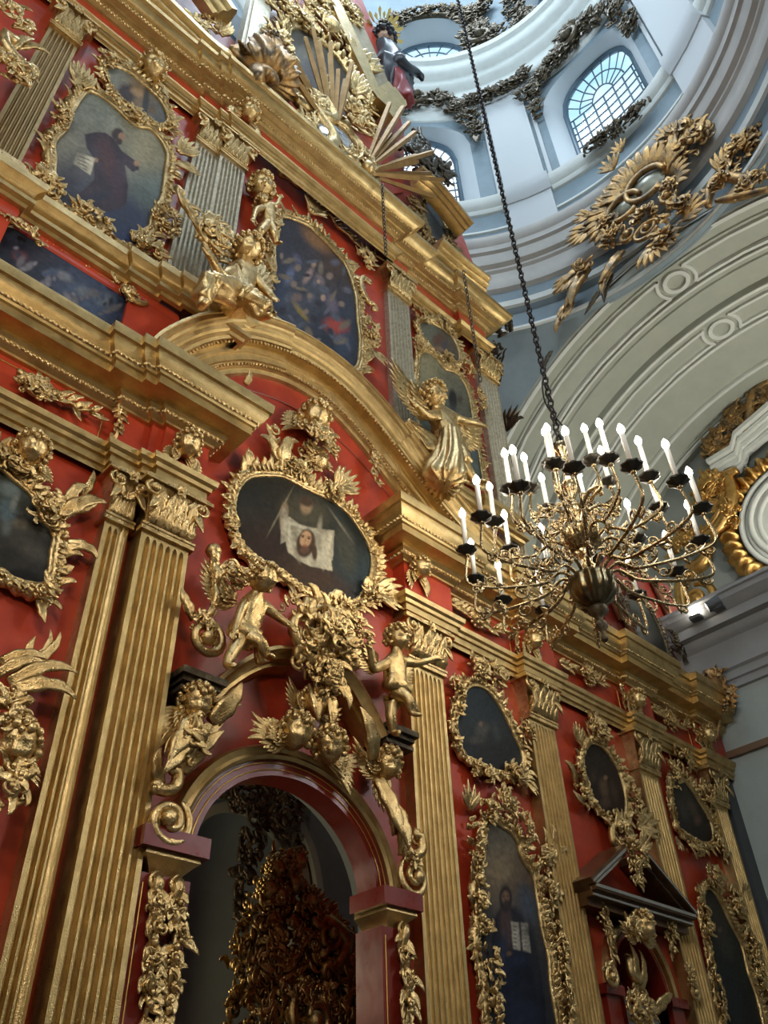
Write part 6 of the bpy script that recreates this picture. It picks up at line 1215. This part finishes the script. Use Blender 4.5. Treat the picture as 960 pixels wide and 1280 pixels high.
drumorn('pier_garland', 'dark gilded swag across the top of the white pier between the two drum windows', 'garland', [('cl', 592, 128, .35, .35, 26, .4), ('cl', 605, 124, .3, .3, 26, .4), ('cl', 618, 120, .35, .32, 26, .4), ('cl', 632, 112, .35, .32, 26, .4), ('cl', 646, 105, .35, .32, 26, .4), ('cl', 654, 97, .25, .4, 26, .4), ('cl', 652, 122, .2, .3, 16, .3)], 5.9)
drumorn('window_garland', 'dark gilded garland with a tall crest over the left drum window', 'garland', [('cl', 520, 130, .7, .4, 50, .5), ('scroll', 522, 128, .5, 90, 1.3, 1), ('cl', 520, 112, .45, .5, 36, .45), ('cl', 520, 95, .25, .4, 20, .35), ('cl', 545, 125, .4, .35, 30, .42), ('cl', 558, 130, .4, .4, 30, .42), ('cl', 572, 138, .4, .4, 30, .42), ('cl', 584, 150, .35, .45, 30, .42), ('cl', 592, 165, .3, .5, 30, .4), ('cl', 500, 138, .4, .4, 26, .42), ('leaf', 597, 172, 260, .7, .3, .3)])
drumorn('sill_ornament', 'dark scrolling ornament along the sill of the right drum window', 'ornament', [('cl', 745, 183, .4, .18, 20, .3), ('cl', 758, 175, .4, .2, 20, .3), ('cl', 770, 165, .4, .22, 22, .3), ('cl', 783, 157, .4, .22, 22, .3), ('cl', 795, 145, .3, .2, 18, .3), ('cl', 805, 137, .25, .2, 14, .3)], 5.85)
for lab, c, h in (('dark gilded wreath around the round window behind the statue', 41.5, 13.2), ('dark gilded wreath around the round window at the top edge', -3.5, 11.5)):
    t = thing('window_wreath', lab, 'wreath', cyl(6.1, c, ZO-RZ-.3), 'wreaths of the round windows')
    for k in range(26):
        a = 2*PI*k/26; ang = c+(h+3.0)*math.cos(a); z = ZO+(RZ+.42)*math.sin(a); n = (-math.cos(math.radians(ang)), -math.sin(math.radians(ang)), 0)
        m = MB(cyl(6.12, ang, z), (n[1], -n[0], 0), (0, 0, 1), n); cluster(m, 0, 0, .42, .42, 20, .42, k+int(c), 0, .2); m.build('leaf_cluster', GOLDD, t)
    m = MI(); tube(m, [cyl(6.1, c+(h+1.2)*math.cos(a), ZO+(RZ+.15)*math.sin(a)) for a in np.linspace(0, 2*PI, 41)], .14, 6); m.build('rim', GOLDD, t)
drumorn('drum_cartouche', 'dark cartouche of scrolls on the drum between the round windows', 'cartouche', [('cl', 600, 45, .7, .9, 60, .55), ('cl', 590, 20, .5, .6, 40, .5), ('cl', 620, 45, .4, .6, 30, .45), ('scroll', 603, 50, .5, 90, 1.4, 1), ('cl', 605, 10, .4, .5, 30, .45), ('cl', 650, 32, .4, .3, 26, .4), ('cl', 668, 25, .4, .3, 26, .4)])
drumorn('relief_scroll', 'dark scroll relief inside the round window behind the statue', 'ornament', [('scroll', 517, 25, .8, 90, 1.5, 1), ('cl', 517, 28, .7, .4, 30, .4), ('cl', 500, 30, .5, .4, 20, .35), ('cl', 535, 30, .6, .4, 20, .35), ('cl', 550, 38, .4, .4, 20, .35), ('cl', 487, 32, .4, .3, 16, .3)], 6.9)

# ------------------------------------------------------------------ chandelier
t = thing('chandelier', 'large brass chandelier with three rings of lit white candle lamps on a long chain', 'chandelier', (CX, CY, 4.06))
def lat(prof, name, mt, ripple=0, nr=0, n=24):
    m = MB((CX, CY, 0), (1, 0, 0), (0, 0, 1), (0, 1, 0)); lathe(m, prof, (0, 0), n, ripple, nr); return m.build(name, mt, t)
lat([(.01, 4.06), (.03, 4.08), (.035, 4.11), (.015, 4.14), (.03, 4.18), (.06, 4.22), (.05, 4.27), (.02, 4.3), (.05, 4.34), (.10, 4.39), (.09, 4.43), (.05, 4.46)], 'finial', GOLDD)
lat([(.05, 4.45), (.12, 4.48), (.19, 4.55), (.22, 4.64), (.21, 4.72), (.23, 4.75), (.20, 4.77), (.08, 4.79)], 'lower_bowl', mat('dark_brass', (.22, .18, .10), .28, 1, (.10, .08, .05), 10), .05, 12, 72)
lat([(.07, 4.77), (.05, 4.84), (.09, 4.9), (.05, 4.96), (.06, 5.03), (.11, 5.08), (.05, 5.12)], 'stem', BRASS)
lat([(.05, 5.1), (.12, 5.13), (.18, 5.2), (.2, 5.29), (.21, 5.34), (.17, 5.36), (.06, 5.38)], 'upper_bowl', BRASS, .05, 12, 72)
lat([(.05, 5.37), (.04, 5.5), (.09, 5.58), (.11, 5.66), (.05, 5.72), (.035, 5.8), (.08, 5.9), (.10, 5.98), (.05, 6.06), (.03, 6.2), (.06, 6.3), (.04, 6.4), (.09, 6.48), (.11, 6.56), (.03, 6.6), (.02, 6.7)], 'stem', BRASS)
def arm_set(n, R_, z0, zp, zt, a_off, sag, sc_):
    pm = {}
    for i in range(n):
        a = 2*PI*i/n+a_off; c, s = math.cos(a), math.sin(a)
        if i == 0:
            m = MB((0, 0, 0), (1, 0, 0), (0, 0, 1), (0, 1, 0))
            P = smoothopen([(.12, z0), (.28, z0+.10*sc_), (.45, z0-.02), (.62*R_, z0-sag), (.85*R_, z0-sag*.9), (R_+.03, z0-sag*.3+.05), (R_, zp-.04), (R_, zp)], 6)
            tube(m, [(p[0], p[1], 0) for p in P], [.017*(1.2-.4*k/len(P)) for k in range(len(P))], 6)
            for u, r, tr, cw, a0 in ((.38*R_, .085, 1.3, 1, -90), (.58*R_, .09, 1.3, -1, 90), (.8*R_, .075, 1.3, 1, -90), (.95*R_, .05, 1.2, -1, 90)):
                k = int(np.argmin(abs(P[:-8, 0]-u))); scroll(m, P[k][0], P[k][1]+r*(.9 if cw > 0 else -.9), r*sc_, math.radians(a0), tr, cw, .011, 0)
            for u in (.3, .5, .72, .9):
                k = int(np.argmin(abs(P[:-8, 0]-u*R_))); leaf(m, P[k][0], P[k][1], .6, .11, .05, 1.2, .3, 2, 0, 7); leaf(m, P[k][0], P[k][1], -.8, .10, .045, -1.2, .3, 2, 0, 7)
            ball(m, (R_, zp-.03, 0), .028, 8, 5)
            arm = m.build('arm', BRASS, t); pm['arm'] = arm
            m = MB((R_, 0, 0), (1, 0, 0), (0, 0, 1), (0, 1, 0)); lathe(m, [(.02, zp-.02), (.05, zp), (.095, zp+.03), (.105, zp+.045), (.09, zp+.045), (.03, zp+.03), (.035, zp+.08), (.03, zp+.085)], (0, 0), 32, .07, 8); pm['drip_pan'] = m.build('drip_pan', PANM, arm)
            m = MB((R_, 0, 0), (1, 0, 0), (0, 0, 1), (0, 1, 0)); lathe(m, [(.024, zp+.06), (.024, zt-.07), (.018, zt-.06)], (0, 0), 12); pm['candle_tube'] = m.build('candle_tube', WAX, arm)
            m = MB((R_, 0, 0), (1, 0, 0), (0, 0, 1), (0, 1, 0)); lathe(m, [(.014, zt-.06), (.032, zt-.03), (.036, zt), (.024, zt+.035), (.004, zt+.07)], (0, 0), 12); pm['bulb'] = m.build('bulb', BULB, arm)
            for o_ in pm.values():     # the master is built about the world origin; shift it onto the axis
                o_.data.transform(Matrix.Translation(Vector(t.location)))
            arm.rotation_euler = (0, 0, a); arm.location = (0, 0, 0)
            for k in ('arm',): pm[k].data.transform(Matrix.Translation((0, 0, -t.location.z)))
            for k in ('drip_pan', 'candle_tube', 'bulb'): pm[k].data.transform(Matrix.Translation((0, 0, -t.location.z)))
        else:
            q = pm['arm'].copy(); COL.objects.link(q); q.parent = t; q.rotation_euler = (0, 0, a); q.location = (0, 0, 0)
            for k in ('drip_pan', 'candle_tube', 'bulb'):
                g = pm[k].copy(); COL.objects.link(g); g.parent = q
arm_set(14, 1.17, 4.76, 5.14, 5.66, .12, .05, 1.0)
arm_set(10, .84, 5.16, 5.54, 6.08, .4, .06, .9)
arm_set(6, .42, 5.62, 5.95, 6.46, .2, .03, .7)
m = MI(); z = 6.68; k = 0
while z < 40:
    r = .035; tube(m, [(CX+(r*math.cos(a) if k % 2 else 0), CY+(0 if k % 2 else r*math.cos(a)), z+.065*math.sin(a)) for a in np.linspace(0, 2*PI, 9)], .013, 4); z += .098; k += 1
m.build('chain', IRON, t)
m = MI(); tube(m, smoothopen([(CX+.02, CY, 6.66), (CX+.1, CY-.05, 6.85), (CX-.06, CY+.02, 7.2), (CX-.1, CY, 7.5), (CX, CY, 7.8)], 6), .01, 5); m.build('cable', IRON, t)

# ------------------------------------------------------------------ world, lamps, camera
wd = bpy.data.worlds.new('sky'); sc.world = wd; wd.use_nodes = True; nt = wd.node_tree; nt.nodes.clear()
o = N(nt, 'ShaderNodeOutputWorld'); bg = N(nt, 'ShaderNodeBackground'); tc = N(nt, 'ShaderNodeTexCoord'); nz = N(nt, 'ShaderNodeTexNoise')
mp = N(nt, 'ShaderNodeMapping'); mp.inputs['Scale'].default_value = (1, 1, 5); nt.links.new(tc.outputs['Generated'], mp.inputs[0])
nz.inputs['Scale'].default_value = 5; nz.inputs['Detail'].default_value = 5; nt.links.new(mp.outputs[0], nz.inputs['Vector'])
rp = N(nt, 'ShaderNodeValToRGB'); rp.color_ramp.elements[0].position = .42; rp.color_ramp.elements[1].position = .6
rp.color_ramp.elements[0].color = (.40, .68, .88, 1); rp.color_ramp.elements[1].color = (1, 1, 1, 1)
nt.links.new(nz.outputs[0], rp.inputs[0]); nt.links.new(rp.outputs[0], bg.inputs[0]); bg.inputs[1].default_value = 1.5
nt.links.new(bg.outputs[0], o.inputs[0])
def lamp(kind, name, loc, energy, col, size, rot=None, sizey=None):
    l = bpy.data.lights.new(name, kind); l.energy = energy; l.color = col
    if kind == 'AREA':
        l.size = size
        if sizey: l.shape = 'RECTANGLE'; l.size_y = sizey
    else: l.shadow_soft_size = size
    ob = bpy.data.objects.new(name, l); ob.location = loc; COL.objects.link(ob)
    if rot is not None: ob.rotation_euler = (Vector(rot)-Vector(loc)).to_track_quat('-Z', 'Y').to_euler()
    return ob
DAY = (.74, .87, 1.0)
lamp('AREA', 'dome_fill_light', (CX, CY, 41), 2300, DAY, 5, (CX, CY, 0))  # added bluish fill light for the drum walls; no lantern is built
lamp('AREA', 'west_fill_light', (-7.5, -6, 12), 850, (.86, .93, 1), 4, (6, 6, 10))  # added soft fill for the screen; there is no window here
lamp('AREA', 'transept_fill_light', (15.5, -7.5, 11), 1700, (.95, .97, 1), 4, (15, 6, 13))  # added fill aimed at the arch soffit, without a window behind it
for a, e in ((-105.5, 420), (-157, 420), (151.5, 300)):
    p = cyl(6.5, a, 25); lamp('AREA', 'daylight_drum_window', p, e, DAY, 2.2, (CX, CY, 22), 3.5)
WARM = (1.0, .78, .52); NEUT = (1.0, .90, .74)
for i in range(6):
    a = 2*PI*i/6; lamp('POINT', 'chandelier_light', (CX+.95*math.cos(a), CY+.95*math.sin(a), 5.75), 15, NEUT, .12)
lamp('POINT', 'chandelier_light', (CX, CY, 6.45), 38, NEUT, .2)
lamp('POINT', 'nave_chandelier', (.4, .2, 5.2), 250, WARM, .45)
lamp('POINT', 'nave_chandelier', (-4.5, .5, 5.0), 190, WARM, .5)
for y_ in (2.8, .3, -2.4): lamp('POINT', 'vault_fill_light', (15.0, y_, 8.95), 340, (1, .95, .84), .15)  # added unseen fill lights behind the ledge, brightening vault and lunette
lamp('POINT', 'apse_fill_light', (4.2, 8.9, 2.4), 130, (1, .88, .62), .4)  # added fill that brightens the altar room walls; no fixture stands there
cam = bpy.data.cameras.new('camera'); co = bpy.data.objects.new('camera', cam); COL.objects.link(co)
cam.sensor_fit = 'HORIZONTAL'; cam.sensor_width = 36; cam.lens = FOC/960*36; cam.clip_start = .05; cam.clip_end = 300
M4 = Matrix(((_R[0], _U[0], -_F[0], 0), (_R[1], _U[1], -_F[1], 0), (_R[2], _U[2], -_F[2], 0), (0, 0, 0, 1))); co.matrix_world = M4
sc.camera = co
for ob in list(sc.objects):
    if ob.parent is None: ob.location.z += 1.6        # eye level is 1.6 m over the floor
sc.view_settings.view_transform = 'Standard'; sc.view_settings.look = 'None'; sc.view_settings.gamma = 1; sc.view_settings.use_curve_mapping = False
sc.view_settings.exposure = 0.0
sc.cycles.use_denoising = True; sc.cycles.max_bounces = 6; sc.cycles.diffuse_bounces = 3; sc.cycles.glossy_bounces = 3; sc.cycles.transparent_max_bounces = 8
sc.cycles.sample_clamp_indirect = 4; sc.cycles.caustics_reflective = False; sc.cycles.caustics_refractive = False
